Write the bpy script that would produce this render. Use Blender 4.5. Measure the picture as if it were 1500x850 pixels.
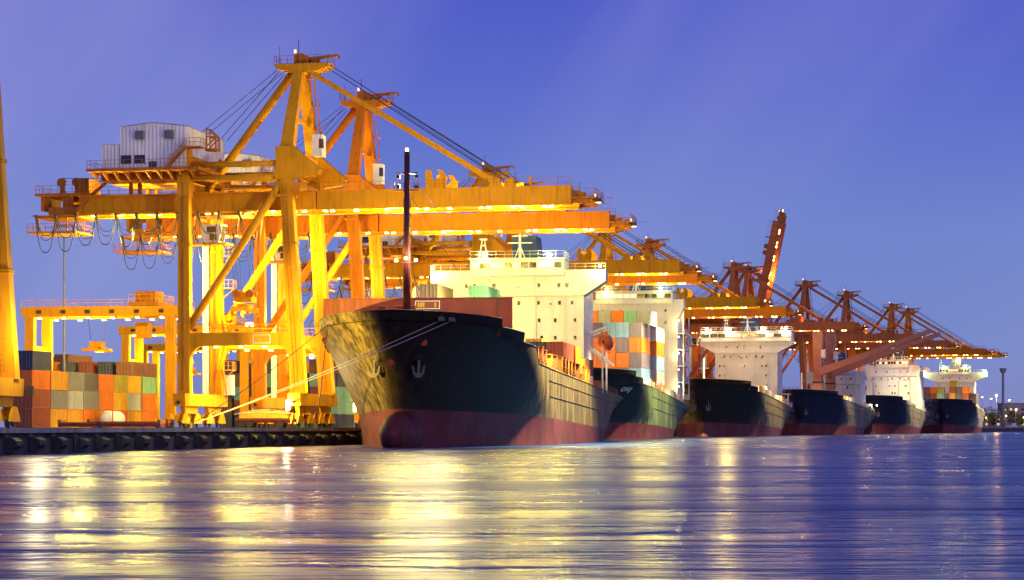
import bpy, math, random
from mathutils import Vector, Matrix
random.seed(7)
for o in list(bpy.data.objects): bpy.data.objects.remove(o)
SC = bpy.context.scene
COL = SC.collection
R = math.radians

# ------------------------------------------------------------------ camera, sky, light
EYE = 2.4
cam = bpy.data.cameras.new('camera'); camo = bpy.data.objects.new('camera', cam); COL.objects.link(camo)
camo.location = (0, 0, EYE); camo.rotation_euler = (R(90), 0, 0)
cam.sensor_width = 36; cam.lens = 36*3300/1500; cam.shift_y = 201/1500
cam.clip_start = 1; cam.clip_end = 20000
SC.camera = camo

W = bpy.data.worlds.new('World'); SC.world = W; W.use_nodes = True
def build_sky():
    nt = W.node_tree; N = nt.nodes; L = nt.links; N.clear()
    out = N.new('ShaderNodeOutputWorld'); bg = N.new('ShaderNodeBackground')
    tc = N.new('ShaderNodeTexCoord'); sep = N.new('ShaderNodeSeparateXYZ'); L.new(tc.outputs['Generated'], sep.inputs[0])
    ramp = N.new('ShaderNodeValToRGB'); L.new(sep.outputs['Z'], ramp.inputs[0])
    e = ramp.color_ramp.elements
    stops = [(0.0,(.205,.220,.50)),(.03,(.190,.250,.57)),(.085,(.160,.235,.61)),(.14,(.112,.158,.60)),(.20,(.072,.096,.56)),(.5,(.040,.075,.44)),(1,(.03,.055,.34))]
    e[0].position, e[0].color = stops[0][0], (*stops[0][1],1)
    e[1].position, e[1].color = stops[-1][0], (*stops[-1][1],1)
    for p,c in stops[1:-1]:
        q = e.new(p); q.color = (*c,1)
    # streaky high cloud, slanting
    m0 = N.new('ShaderNodeMapping'); m0.inputs['Rotation'].default_value = (0, R(-35), 0); L.new(tc.outputs['Generated'], m0.inputs[0])
    mp = N.new('ShaderNodeMapping'); mp.inputs['Scale'].default_value = (7.5, 1.0, .9); L.new(m0.outputs[0], mp.inputs[0])
    nz = N.new('ShaderNodeTexNoise'); nz.inputs['Scale'].default_value = 1.5; nz.inputs['Detail'].default_value = 4; nz.inputs['Roughness'].default_value = .42
    nz.inputs['Distortion'].default_value = .35
    L.new(mp.outputs[0], nz.inputs[0])
    mr = N.new('ShaderNodeMapRange'); mr.inputs[1].default_value = .37; mr.inputs[2].default_value = .67; mr.inputs[3].default_value = 0; mr.inputs[4].default_value = .52
    mr.interpolation_type = 'SMOOTHSTEP'
    L.new(nz.outputs[0], mr.inputs[0])
    # the veil of cloud thins out towards the east
    mx = N.new('ShaderNodeMapRange'); mx.inputs[1].default_value = -.3; mx.inputs[2].default_value = .3; mx.inputs[3].default_value = 1.0; mx.inputs[4].default_value = .22
    L.new(sep.outputs['X'], mx.inputs[0])
    mul = N.new('ShaderNodeMath'); mul.operation = 'MULTIPLY'; L.new(mr.outputs[0], mul.inputs[0]); L.new(mx.outputs[0], mul.inputs[1])
    mix = N.new('ShaderNodeMix'); mix.data_type = 'RGBA'
    L.new(mul.outputs[0], mix.inputs['Factor']); L.new(ramp.outputs[0], mix.inputs['A']); mix.inputs['B'].default_value = (.36,.365,.72,1)
    L.new(mix.outputs['Result'], bg.inputs[0]); bg.inputs[1].default_value = 1.0
    L.new(bg.outputs[0], out.inputs[0])
build_sky()
sun = bpy.data.lights.new('sun', 'SUN'); suno = bpy.data.objects.new('sun', sun); COL.objects.link(suno)
sun.energy = .72; sun.angle = R(50); sun.color = (1, .78, .86)      # after-glow low behind the camera
suno.rotation_euler = (R(72), 0, R(34))
SC.view_settings.view_transform = 'Standard'; SC.view_settings.look = 'None'; SC.view_settings.exposure = 0; SC.view_settings.gamma = 1
SC.render.engine = 'CYCLES'
cy = SC.cycles
cy.use_denoising = True
try: cy.denoiser = 'OPENIMAGEDENOISE'
except Exception: pass
cy.max_bounces = 5; cy.diffuse_bounces = 2; cy.glossy_bounces = 3; cy.transmission_bounces = 3
cy.sample_clamp_indirect = 2.5; cy.sample_clamp_direct = 0; cy.caustics_reflective = False; cy.caustics_refractive = False
cy.use_light_tree = True
SC.cycles.blur_glossy = .5

# ------------------------------------------------------------------ materials
def new_mat(name):
    m = bpy.data.materials.new(name); m.use_nodes = True
    return m, m.node_tree.nodes, m.node_tree.links, m.node_tree.nodes['Principled BSDF']
def paint(name, col, rough=.5, dirt=(.08,.055,.035), amt=.35, scale=.5, streak=4.0, spec=.22, metal=0, bump=0, var=.12):
    """weathered paint: large tone changes, vertical dirt streaks, uneven gloss"""
    m, N, L, b = new_mat(name)
    tc = N.new('ShaderNodeTexCoord')
    oi = N.new('ShaderNodeObjectInfo')
    add = N.new('ShaderNodeVectorMath'); add.operation = 'MULTIPLY_ADD'
    L.new(oi.outputs['Random'], add.inputs[1]); add.inputs[0].default_value = (37,91,13); L.new(tc.outputs['Object'], add.inputs[2])
    n1 = N.new('ShaderNodeTexNoise'); n1.inputs['Scale'].default_value = scale; n1.inputs['Detail'].default_value = 5; L.new(add.outputs[0], n1.inputs[0])
    mp = N.new('ShaderNodeMapping'); mp.inputs['Scale'].default_value = (streak, streak, streak*.09); L.new(add.outputs[0], mp.inputs[0])
    n2 = N.new('ShaderNodeTexNoise'); n2.inputs['Scale'].default_value = 1; n2.inputs['Detail'].default_value = 4; n2.inputs['Roughness'].default_value = .6; L.new(mp.outputs[0], n2.inputs[0])
    r2 = N.new('ShaderNodeMapRange'); r2.inputs[1].default_value = .50; r2.inputs[2].default_value = .78; r2.inputs[4].default_value = amt*1.6; L.new(n2.outputs[0], r2.inputs[0])
    hs = N.new('ShaderNodeHueSaturation'); hs.inputs['Color'].default_value = (*col,1)
    rv = N.new('ShaderNodeMapRange'); rv.inputs[1].default_value = .3; rv.inputs[2].default_value = .7; rv.inputs[3].default_value = 1-var; rv.inputs[4].default_value = 1+var; L.new(n1.outputs[0], rv.inputs[0])
    L.new(rv.outputs[0], hs.inputs['Value'])
    mx = N.new('ShaderNodeMix'); mx.data_type = 'RGBA'; mx.inputs['B'].default_value = (*dirt,1)
    L.new(r2.outputs[0], mx.inputs['Factor']); L.new(hs.outputs[0], mx.inputs['A']); L.new(mx.outputs['Result'], b.inputs['Base Color'])
    rr = N.new('ShaderNodeMapRange'); rr.inputs[1].default_value = .3; rr.inputs[2].default_value = .7; rr.inputs[3].default_value = max(.05,rough-.12); rr.inputs[4].default_value = min(1,rough+.15); L.new(n2.outputs[0], rr.inputs[0]); L.new(rr.outputs[0], b.inputs['Roughness'])
    b.inputs['Specular IOR Level'].default_value = spec; b.inputs['Metallic'].default_value = metal
    if bump:
        bp = N.new('ShaderNodeBump'); bp.inputs['Strength'].default_value = .5; bp.inputs['Distance'].default_value = bump; L.new(n1.outputs[0], bp.inputs['Height']); L.new(bp.outputs[0], b.inputs['Normal'])
    return m
def lens(name, col, s):
    m, N, L, b = new_mat(name)
    b.inputs['Emission Color'].default_value = (*col,1); b.inputs['Emission Strength'].default_value = s; b.inputs['Base Color'].default_value = (.5,.5,.5,1)
    m.cycles.emission_sampling = 'NONE'
    return m
M = {}
M['crane'] = paint('crane_orange_paint', (.76,.335,.008), .55, (.17,.06,.010), .30, .25, 2.2, spec=.12)
M['crane_rust'] = paint('crane_machinery_paint', (.50,.17,.02), .6, (.07,.03,.02), .5, .6, 3, spec=.15)
M['steel'] = paint('dark_steel', (.055,.05,.045), .5, (.12,.05,.02), .4, 1, 4, metal=.4)
M['cable'] = paint('cable_rubber', (.05,.05,.055), .5, (.09,.08,.07), .2)
M['rope'] = paint('mooring_rope', (.42,.41,.40), .8, (.2,.17,.12), .4, 2, 6)
M['wire'] = paint('wire_rope', (.05,.05,.06), .45, (.1,.07,.04), .3, metal=.5)
M['white'] = paint('white_sheet', (.82,.80,.78), .45, (.30,.22,.17), .30, .3, 1.6)
M['ship_white'] = paint('ship_white_paint', (.70,.67,.60), .42, (.36,.24,.14), .20, .2, 1.2)
M['grey'] = paint('grey_louvre', (.22,.22,.24), .5, (.08,.07,.07), .4)
M['glass'] = paint('dark_glass', (.02,.022,.028), .12, (.05,.05,.05), .2, spec=.8)
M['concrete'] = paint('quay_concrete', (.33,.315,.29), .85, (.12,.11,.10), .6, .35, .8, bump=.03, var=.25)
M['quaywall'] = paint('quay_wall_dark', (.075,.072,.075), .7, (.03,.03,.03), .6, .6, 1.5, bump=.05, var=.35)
M['rubber'] = paint('fender_rubber', (.03,.03,.034), .6, (.09,.08,.07), .35, .9, 3, bump=.02)
M['asphalt'] = paint('yard_asphalt', (.06,.058,.056), .85, (.12,.11,.10), .3, .2, .5)
M['red'] = paint('oxide_red_paint', (.17,.034,.024), .5, (.09,.03,.02), .5, .4, 1.5)
M['boot'] = paint('antifouling_red', (.115,.020,.027), .55, (.085,.055,.035), .9, .3, 1.0, bump=.03, var=.35)
M['deck'] = paint('deck_paint', (.12,.045,.03), .7, (.05,.03,.02), .5)
M['mast'] = paint('mast_maroon', (.11,.03,.028), .45, (.05,.02,.02), .4)
M['anchor'] = paint('anchor_iron', (.15,.13,.13), .7, (.22,.09,.04), .7, 1.5, 3)
M['lifeboat'] = paint('lifeboat_orange', (.72,.14,.02), .35, (.3,.08,.03), .25)
M['blue'] = paint('funnel_blue', (.04,.07,.16), .45, (.05,.05,.05), .3)
M['buoy'] = paint('red_marker', (.5,.08,.03), .5)
M['pink'] = paint('ship_crane_paint', (.46,.20,.14), .5, (.2,.09,.06), .3)
M['tarp'] = paint('yellow_tarpaulin', (.75,.50,.05), .55, (.3,.2,.05), .4, 1.5, bump=.15)
M['tree'] = paint('distant_foliage', (.045,.06,.025), .8, (.02,.03,.012), .4, 2)
M['bark'] = paint('bark', (.08,.055,.035), .9)
M['house'] = paint('far_wall', (.32,.28,.26), .8, (.15,.12,.1), .4)
M['yellow_st'] = paint('stanchion_yellow', (.55,.24,.02), .5, (.25,.1,.02), .45, .8, 3)
M['rust_st'] = paint('stanchion_rust', (.26,.085,.03), .6, (.12,.05,.02), .5, .8, 3)
M['lens_w'] = lens('lens_warm', (1,.70,.17), 14)
M['lens_o'] = lens('lens_sodium', (1,.50,.10), 12)
M['lens_g'] = lens('lens_green_white', (.75,1,.32), 30)
M['lens_r'] = lens('lens_red', (1,.25,.08), 5)
M['lit'] = lens('lit_window', (1,.72,.36), .8)
def hull_mat(name='hull_black_paint', base=(.014,.0095,.008), worn_lit=(.33,.245,.125), y0=26, y1=44):
    m, N, L, b = new_mat(name)
    tc = N.new('ShaderNodeTexCoord')
    def noise(scale, sv, det=5, rough=.55):
        mp = N.new('ShaderNodeMapping'); mp.inputs['Scale'].default_value = sv; L.new(tc.outputs['Object'], mp.inputs[0])
        n = N.new('ShaderNodeTexNoise'); n.inputs['Scale'].default_value = scale; n.inputs['Detail'].default_value = det; n.inputs['Roughness'].default_value = rough; L.new(mp.outputs[0], n.inputs[0]); return n
    big = noise(.12, (1,1,1)); st = noise(1, (1.2,1.2,.10), 6, .65); fine = noise(2.2, (1,1,.5))
    r = N.new('ShaderNodeMapRange'); r.inputs[1].default_value = .38; r.inputs[2].default_value = .66; r.inputs[4].default_value = .9; L.new(st.outputs[0], r.inputs[0])
    mx = N.new('ShaderNodeMix'); mx.data_type = 'RGBA'; mx.inputs['A'].default_value = (*base,1); mx.inputs['B'].default_value = (*worn_lit,1)
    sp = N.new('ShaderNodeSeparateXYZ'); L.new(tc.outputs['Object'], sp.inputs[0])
    lit_aft = N.new('ShaderNodeMapRange'); lit_aft.interpolation_type = 'SMOOTHSTEP'; lit_aft.inputs[1].default_value = y0; lit_aft.inputs[2].default_value = y1; lit_aft.inputs[3].default_value = .06; lit_aft.inputs[4].default_value = 1; L.new(sp.outputs['Y'], lit_aft.inputs[0])  # lamplit side painted in: pale weathered streaks start aft of the dark bow
    lit_quay = N.new('ShaderNodeMapRange'); lit_quay.inputs[1].default_value = -1; lit_quay.inputs[2].default_value = -4; lit_quay.inputs[3].default_value = 0; lit_quay.inputs[4].default_value = 1.0; L.new(sp.outputs['X'], lit_quay.inputs[0])   # quay side, streaks paled to paint in the gold lamplight
    wm = N.new('ShaderNodeMath'); wm.operation = 'MAXIMUM'; L.new(lit_aft.outputs[0], wm.inputs[0]); L.new(lit_quay.outputs[0], wm.inputs[1])
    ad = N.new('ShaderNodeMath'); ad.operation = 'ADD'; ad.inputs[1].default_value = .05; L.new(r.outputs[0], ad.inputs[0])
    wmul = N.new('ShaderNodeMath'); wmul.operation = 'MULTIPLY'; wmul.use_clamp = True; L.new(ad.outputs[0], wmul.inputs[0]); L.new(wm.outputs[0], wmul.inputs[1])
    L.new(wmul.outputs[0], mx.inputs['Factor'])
    r3 = N.new('ShaderNodeMapRange'); r3.inputs[1].default_value = .52; r3.inputs[2].default_value = .70; r3.inputs[4].default_value = .5; L.new(fine.outputs[0], r3.inputs[0])
    m2 = N.new('ShaderNodeMix'); m2.data_type = 'RGBA'; m2.inputs['B'].default_value = (.022,.018,.018,1); L.new(r3.outputs[0], m2.inputs['Factor']); L.new(mx.outputs['Result'], m2.inputs['A'])
    L.new(m2.outputs['Result'], b.inputs['Base Color'])
    rr = N.new('ShaderNodeMapRange'); rr.inputs[3].default_value = .38; rr.inputs[4].default_value = .75; L.new(st.outputs[0], rr.inputs[0]); L.new(rr.outputs[0], b.inputs['Roughness'])
    bp = N.new('ShaderNodeBump'); bp.inputs['Strength'].default_value = .6; bp.inputs['Distance'].default_value = .12; L.new(big.outputs[0], bp.inputs['Height'])
    bp2 = N.new('ShaderNodeBump'); bp2.inputs['Strength'].default_value = .3; bp2.inputs['Distance'].default_value = .02; L.new(fine.outputs[0], bp2.inputs['Height']); L.new(bp.outputs[0], bp2.inputs['Normal'])
    L.new(bp2.outputs[0], b.inputs['Normal']); b.inputs['Specular IOR Level'].default_value = .12
    return m
M['crane_orange'] = paint('crane_deep_orange_paint', (.66,.20,.010), .55, (.15,.045,.01), .30, .25, 2.2, spec=.12)
M['crane_unlit'] = paint('crane_brown_unlit', (.52,.155,.045), .6, (.15,.05,.02), .35, .25, 2.2, spec=.12)  # crane paint browned: the far cranes' lack of light put into the colour
M['hull'] = hull_mat(); M['hull_black_b'] = hull_mat('hull_black_short', y0=19, y1=33); M['hull_green'] = hull_mat('hull_green_lit_side', (.012,.014,.016), (.27,.36,.15), 19, 33); M['hull_navy'] = hull_mat('hull_navy_paint', (.012,.016,.045), (.36,.28,.18), 18, 32)  # second tone of each: weathered streaks with the lamplit side painted in
M['hull_pale'] = hull_mat('hull_navy_lit_side', (.012,.016,.045), (.60,.50,.42), 18, 32)  # second tone paints in this ship's whitish lamplit side
def water_mat():
    m, N, L, b = new_mat('river_water')
    b.inputs['Base Color'].default_value = (.005,.035,.17,1); b.inputs['IOR'].default_value = 1.2
    tc = N.new('ShaderNodeTexCoord')
    def noise(scale, sv, det, rough=.5):
        mp = N.new('ShaderNodeMapping'); mp.inputs['Scale'].default_value = sv; mp.inputs['Rotation'].default_value = (0,0,R(-3)); L.new(tc.outputs['Object'], mp.inputs[0])
        n = N.new('ShaderNodeTexNoise'); n.inputs['Scale'].default_value = scale; n.inputs['Detail'].default_value = det; n.inputs['Roughness'].default_value = rough; n.inputs['Distortion'].default_value = .3; L.new(mp.outputs[0], n.inputs[0]); return n
    a = noise(1, (.036,.085,1), 4); c = noise(1, (.17,.55,1), 4, .6); d = noise(1, (.7,2.4,1), 3)
    prev = None
    for n, dist in ((a, 3.0), (c, .55), (d, .06)):
        bp = N.new('ShaderNodeBump'); bp.inputs['Strength'].default_value = 1; bp.inputs['Distance'].default_value = dist; L.new(n.outputs[0], bp.inputs['Height'])
        if prev: L.new(prev.outputs[0], bp.inputs['Normal'])
        prev = bp
    L.new(prev.outputs[0], b.inputs['Normal'])
    r = N.new('ShaderNodeMapRange'); r.inputs[1].default_value = .35; r.inputs[2].default_value = .65; r.inputs[3].default_value = .19; r.inputs[4].default_value = .33; L.new(a.outputs[0], r.inputs[0]); L.new(r.outputs[0], b.inputs['Roughness'])
    return m
M['water'] = water_mat()
CC = {'navy blue':(.035,.05,.10),'grey':(.17,.165,.17),'rust red':(.24,.055,.03),'orange':(.60,.145,.014),'yellow':(.60,.33,.02),'ochre':(.50,.23,.02),
      'mint green':(.20,.40,.28),'dark grey':(.09,.085,.095),'brown':(.20,.075,.04),'olive':(.36,.29,.03),'light blue':(.18,.33,.52),'white':(.68,.67,.64),'purple grey':(.15,.12,.16),
      'green':(.11,.36,.20),'tan':(.30,.24,.13),'silver':(.33,.33,.35)}
CM = {k: paint('container_'+k.replace(' ','_'), v, .5, (v[0]*.35+.03, v[1]*.3+.015, v[2]*.3+.01), .4, .5, 2.2) for k, v in CC.items()}

# ------------------------------------------------------------------ mesh helpers
class MB:
    def __init__(s): s.v = []; s.f = []; s.m = []
    def add(s, vs, fs, m=0):
        o = len(s.v); s.v += [tuple(v) for v in vs]; s.f += [tuple(i+o for i in f) for f in fs]; s.m += [m]*len(fs); return s
    def box(s, x0, x1, y0, y1, z0, z1, m=0):
        return s.add([(x0,y0,z0),(x1,y0,z0),(x1,y1,z0),(x0,y1,z0),(x0,y0,z1),(x1,y0,z1),(x1,y1,z1),(x0,y1,z1)],
                     [(0,3,2,1),(4,5,6,7),(0,1,5,4),(1,2,6,5),(2,3,7,6),(3,0,4,7)], m)
    def cbox(s, c, d, m=0): return s.box(c[0]-d[0]/2,c[0]+d[0]/2,c[1]-d[1]/2,c[1]+d[1]/2,c[2]-d[2]/2,c[2]+d[2]/2,m)
    def beam(s, p, q, w, h, w2=None, h2=None, m=0, ref=(0,1,0)):
        """box beam from p to q; w measured along ref, h across"""
        p, q = Vector(p), Vector(q); d = (q-p).normalized(); a = Vector(ref); a = (a-d*a.dot(d))
        if a.length < 1e-3: a = Vector((1,0,0)); a = a-d*a.dot(d)
        a.normalize(); b = d.cross(a); w2 = w2 or w; h2 = h2 or h; vs = []
        for c, ww, hh in ((p,w,h),(q,w2,h2)):
            for sa, sb in ((-1,-1),(1,-1),(1,1),(-1,1)): vs.append(c+a*sa*ww/2+b*sb*hh/2)
        return s.add(vs, [(0,3,2,1),(4,5,6,7),(0,1,5,4),(1,2,6,5),(2,3,7,6),(3,0,4,7)], m)
    def tube(s, p, q, r, n=8, r2=None, m=0, cap=True):
        p, q = Vector(p), Vector(q); d = (q-p).normalized(); a = d.orthogonal().normalized(); b = d.cross(a); r2 = r if r2 is None else r2
        vs = [p+(a*math.cos(2*math.pi*i/n)+b*math.sin(2*math.pi*i/n))*r for i in range(n)]+[q+(a*math.cos(2*math.pi*i/n)+b*math.sin(2*math.pi*i/n))*r2 for i in range(n)]
        fs = [(i,(i+1)%n,n+(i+1)%n,n+i) for i in range(n)]
        if cap: fs += [tuple(range(n-1,-1,-1)), tuple(range(n,2*n))]
        return s.add(vs, fs, m)
    def path(s, pts, r, n=5, m=0):
        for a, b in zip(pts[:-1], pts[1:]): s.tube(a, b, r, n, m=m, cap=False)
        return s
    def rail(s, pts, h=1.1, step=1.6, r=.035, m=0):
        for a, b in zip(pts[:-1], pts[1:]):
            a, b = Vector(a), Vector(b); L = (b-a).length; n = max(1, round(L/step)); up = Vector((0,0,h))
            for i in range(n+1): s.tube(a+(b-a)*i/n, a+(b-a)*i/n+up, r, 4, m=m, cap=False)
            s.tube(a+up, b+up, r, 4, m=m, cap=False); s.tube(a+up*.52, b+up*.52, r*.8, 4, m=m, cap=False)
        return s
    def disc(s, c, r, ax, n=10, m=0):
        ax = Vector(ax).normalized(); a = ax.orthogonal().normalized(); b = ax.cross(a); c = Vector(c)
        return s.add([c+(a*math.cos(2*math.pi*i/n)+b*math.sin(2*math.pi*i/n))*r for i in range(n)], [tuple(range(n))], m)
    def prism(s, pts, ax, d0, d1, m=0):
        """polygon in the plane across axis ax (0,1,2), extruded d0..d1"""
        def put(p, d):
            l = list(p); l.insert(ax, d); return tuple(l)
        n = len(pts)
        return s.add([put(p,d0) for p in pts]+[put(p,d1) for p in pts], [(i,(i+1)%n,n+(i+1)%n,n+i) for i in range(n)]+[tuple(range(n-1,-1,-1)),tuple(range(n,2*n))], m)
    def mesh(s, name, mats, smooth=False):
        me = bpy.data.meshes.new(name); me.from_pydata(s.v, [], s.f)
        for m in (mats if isinstance(mats,(list,tuple)) else [mats]): me.materials.append(M[m] if isinstance(m,str) else m)
        if len(me.materials) > 1: me.polygons.foreach_set('material_index', s.m)
        if smooth: me.polygons.foreach_set('use_smooth', [True]*len(me.polygons))
        me.update(); return me
    def build(s, name, mats, parent=None, smooth=False): return obj(name, s.mesh(name, mats, smooth), parent)
def obj(name, data, parent=None, loc=None, rz=None):
    o = bpy.data.objects.new(name, data); COL.objects.link(o)
    if parent: o.parent = parent
    if loc: o.location = loc
    if rz is not None: o.rotation_euler = (0,0,rz)
    return o
def tag(o, label=None, cat=None, group=None, kind=None):
    if label: o['label'] = label
    if cat: o['category'] = cat
    if group: o['group'] = group
    if kind: o['kind'] = kind
    return o
def empty(name, loc=(0,0,0), rz=0):
    o = bpy.data.objects.new(name, None); COL.objects.link(o); o.location = loc; o.rotation_euler = (0,0,rz); o.empty_display_size = .5; return o
def copy_tree(o, parent=None):
    c = o.copy(); COL.objects.link(c); c.parent = parent
    for ch in o.children: copy_tree(ch, c)
    return c
def light(parent, loc, watts, col, r=.35, name='lamp_light', spot=None, aim=(0,0,-1), spec=.05):
    l = bpy.data.lights.new(name, 'SPOT' if spot else 'POINT'); l.energy = watts; l.color = col; l.shadow_soft_size = r; l.specular_factor = spec
    if spot: l.spot_size = R(spot); l.spot_blend = .6
    o = obj(name, l, parent, loc)
    if spot: o.rotation_euler = Vector(aim).to_track_quat('-Z','Y').to_euler()
    return o

# ------------------------------------------------------------------ the line of the quay (a river bend)
QP = [(40,-52),(120,-48.5),(160,-46.2),(190,-43.6),(228,-38.9),(268,-31.4),(306,-22.6),(341,-16.2),(420,-1.8),(470,8.2),(559,29.5),(607,43.5),(696,76),(783,109.5),(840,131.5),(926,163),(1040,206),(1200,270),(1400,355)]
def Q(y):
    for i in range(1, len(QP)-2):
        if y <= QP[i+1][0] or i == len(QP)-3:
            (y0,x0),(y1,x1),(y2,x2),(y3,x3) = QP[i-1],QP[i],QP[i+1],QP[i+2]
            h = y2-y1; t = (y-y1)/h; m1 = (x2-x0)/(y2-y0)*h; m2 = (x3-x1)/(y3-y1)*h
            return (2*t**3-3*t*t+1)*x1+(t**3-2*t*t+t)*m1+(-2*t**3+3*t*t)*x2+(t**3-t*t)*m2
def TH(y): return math.atan((Q(y+8)-Q(y-8))/16)
def qpt(y, off=0, z=0):
    t = TH(y); return Vector((Q(y)+math.cos(t)*off, y-math.sin(t)*off, z))
QZ = 2.32
WARM = (1,.79,.13); SOD = (1,.56,.16); GRN = (.80,1,.34)

# ------------------------------------------------------------------ water, quay, land
mb = MB(); mb.add([(-9000,-300,0),(9000,-300,0),(9000,12000,0),(-9000,12000,0)], [(0,1,2,3)])
tag(mb.build('river', 'water'), kind='structure')
ys = [60+6*i for i in range(220)]
mb = MB()
top = []
for y in ys:
    e = qpt(y); top.append(e)
for a, b in zip(top[:-1], top[1:]):
    mb.add([(-3000,a.y,QZ),(a.x,a.y,QZ),(b.x,b.y,QZ),(-3000,b.y,QZ)], [(0,1,2,3)])
mb.add([(-3000,ys[-1],QZ),(top[-1].x,top[-1].y,QZ),(600,4000,QZ),(600,9000,QZ),(-3000,9000,QZ)], [(0,1,2,3,4)])
tag(mb.build('quay_ground', 'concrete'), kind='structure')
mb = MB()
def strip(off_a, za, off_b, zb):
    for y0, y1 in zip(ys[:-1], ys[1:]):
        mb.add([qpt(y0,off_a,za),qpt(y1,off_a,za),qpt(y1,off_b,zb),qpt(y0,off_b,zb)], [(0,1,2,3)])
strip(-.3,QZ+.004,.06,QZ+.004); strip(.06,QZ+.004,.06,QZ-.42); strip(.06,QZ-.42,-.5,QZ-.42)
tag(mb.build('quay_coping', 'concrete'), kind='structure')
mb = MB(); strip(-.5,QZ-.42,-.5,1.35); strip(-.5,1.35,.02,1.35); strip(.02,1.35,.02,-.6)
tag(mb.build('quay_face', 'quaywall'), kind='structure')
# crane rails in the quay surface
for nm, off in (('waterside',-4.7),('landside',-20.7)):
    mb = MB()
    strip(off-.06,QZ+.05,off+.06,QZ+.05); strip(off+.06,QZ+.05,off+.06,QZ); strip(off-.06,QZ,off-.06,QZ+.05)
    tag(mb.build('crane_rail', 'steel'), kind='structure')
# fenders along the quay face
fm = None; s = 0
y = 168.0; k = 0
while y < 345:
    p = qpt(y); t = TH(y)
    r = empty('dock_fender', (p.x,p.y,random.uniform(-.08,.06)), -t+random.uniform(-.02,.02)); r.scale = (1,random.uniform(.92,1.06),random.uniform(.94,1.05))
    if fm is None:
        a = MB().box(.02,.55,-1.15,1.15,.35,1.55); a.box(.02,.42,-1.5,1.5,.2,1.42)
        b = MB().prism([(.55,.45),(.98,.78),(.98,1.22),(.55,1.5)],1,-.85,.85)
        c = MB().box(-.48,-.1,-.5,.5,1.36,1.9)
        fm = (a.mesh('rubber_block','rubber'), b.mesh('face_panel','rubber'), c.mesh('bracket','quaywall'))
    obj('rubber_block', fm[0], r); obj('face_panel', fm[1], r); obj('bracket', fm[2], r)
    tag(r, 'black rubber fender block fixed to the dark quay face', 'fender', 'fenders along the quay face')
    y += 6.4*math.cos(t)

# ------------------------------------------------------------------ containers
_cm = {}
def corr(mb, p0, p1, z0, z1, nrm, pitch=.28, dep=.04):
    """corrugated wall from p0 to p1 (xy)"""
    p0, p1, nrm = Vector(p0), Vector(p1), Vector(nrm); L = (p1-p0).length; n = max(2, round(L/pitch)); d = (p1-p0)/n; pts = []
    for i in range(n):
        a = p0+d*i; pts += [a, a+d*.18-nrm*dep, a+d*.5-nrm*dep, a+d*.68]
    pts.append(p1); vs = []
    for p in pts: vs += [(p.x,p.y,z0),(p.x,p.y,z1)]
    mb.add(vs, [(2*i,2*i+2,2*i+3,2*i+1) for i in range(len(pts)-1)])
def cont_meshes(L, H):
    if (L,H) in _cm: return _cm[(L,H)]
    w = 1.22; l = L/2
    sh = MB()
    corr(sh, (-l+.1,-w+.03), (l-.1,-w+.03), .14, H-.1, (0,-1)); corr(sh, (-l+.1,w-.03), (l-.1,w-.03), .14, H-.1, (0,1))
    corr(sh, (l-.03,-w+.1), (l-.03,w-.1), .14, H-.1, (1,0))
    sh.box(-l+.05,l-.05,-w+.05,w-.05,H-.09,H-.03)
    fr = MB()
    for x in (-l,l-.14):
        for yy in (-w,w-.14): fr.box(x,x+.14,yy,yy+.14,0,H)
    for z0,z1 in ((.02,.15),(H-.12,H-.02)):
        for yy in (-w+.01,w-.09): fr.box(-l+.14,l-.14,yy,yy+.08,z0,z1)
        for x in (-l+.01,l-.09): fr.box(x,x+.08,-w+.14,w-.14,z0,z1)
    dr = []
    for s in (-1,1):
        d = MB(); a, b = (s*.01, s*(w-.15)); a, b = min(a,b), max(a,b)
        d.box(-l+.03,-l+.08,a,b,.16,H-.13)
        for zz in (.55,1.15,1.75): d.box(-l+.015,-l+.03,a+.08,b-.08,zz,zz+.32)
        rods = MB()
        for q in (.3,.75): yy = a+(b-a)*q; rods.tube((-l-.005,yy,.1),(-l-.005,yy,H-.08),.022,5); rods.box(-l-.04,-l+.01,yy-.12,yy+.03,1.0,1.05)
        dr.append((d, rods))
    _cm[(L,H)] = (sh, fr, dr); return _cm[(L,H)]
_cmm = {}
def container(label, p, rz, color, L=6.06, H=2.59, group=None, doors=True):
    key = (L,H,color)
    if key not in _cmm:
        sh, fr, dr = cont_meshes(L,H); mt = CM[color]
        _cmm[key] = (sh.mesh('shell',mt), fr.mesh('frame',mt), [(d.mesh('door',mt), r.mesh('lock_rods','grey')) for d, r in dr])
    a, b, c = _cmm[key]
    r = empty('shipping_container', p, rz)
    obj('shell', a, r); obj('frame', b, r)
    for d, rods in c:
        dd = obj('door', d, r); obj('lock_rods', rods, dd)
    return tag(r, label, 'container', group)
TIER = ['bottom','second','third','fourth','fifth','sixth']
def tier(k, n): return 'top' if k == n-1 and n > 1 else ('only' if n == 1 else TIER[k])

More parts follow.
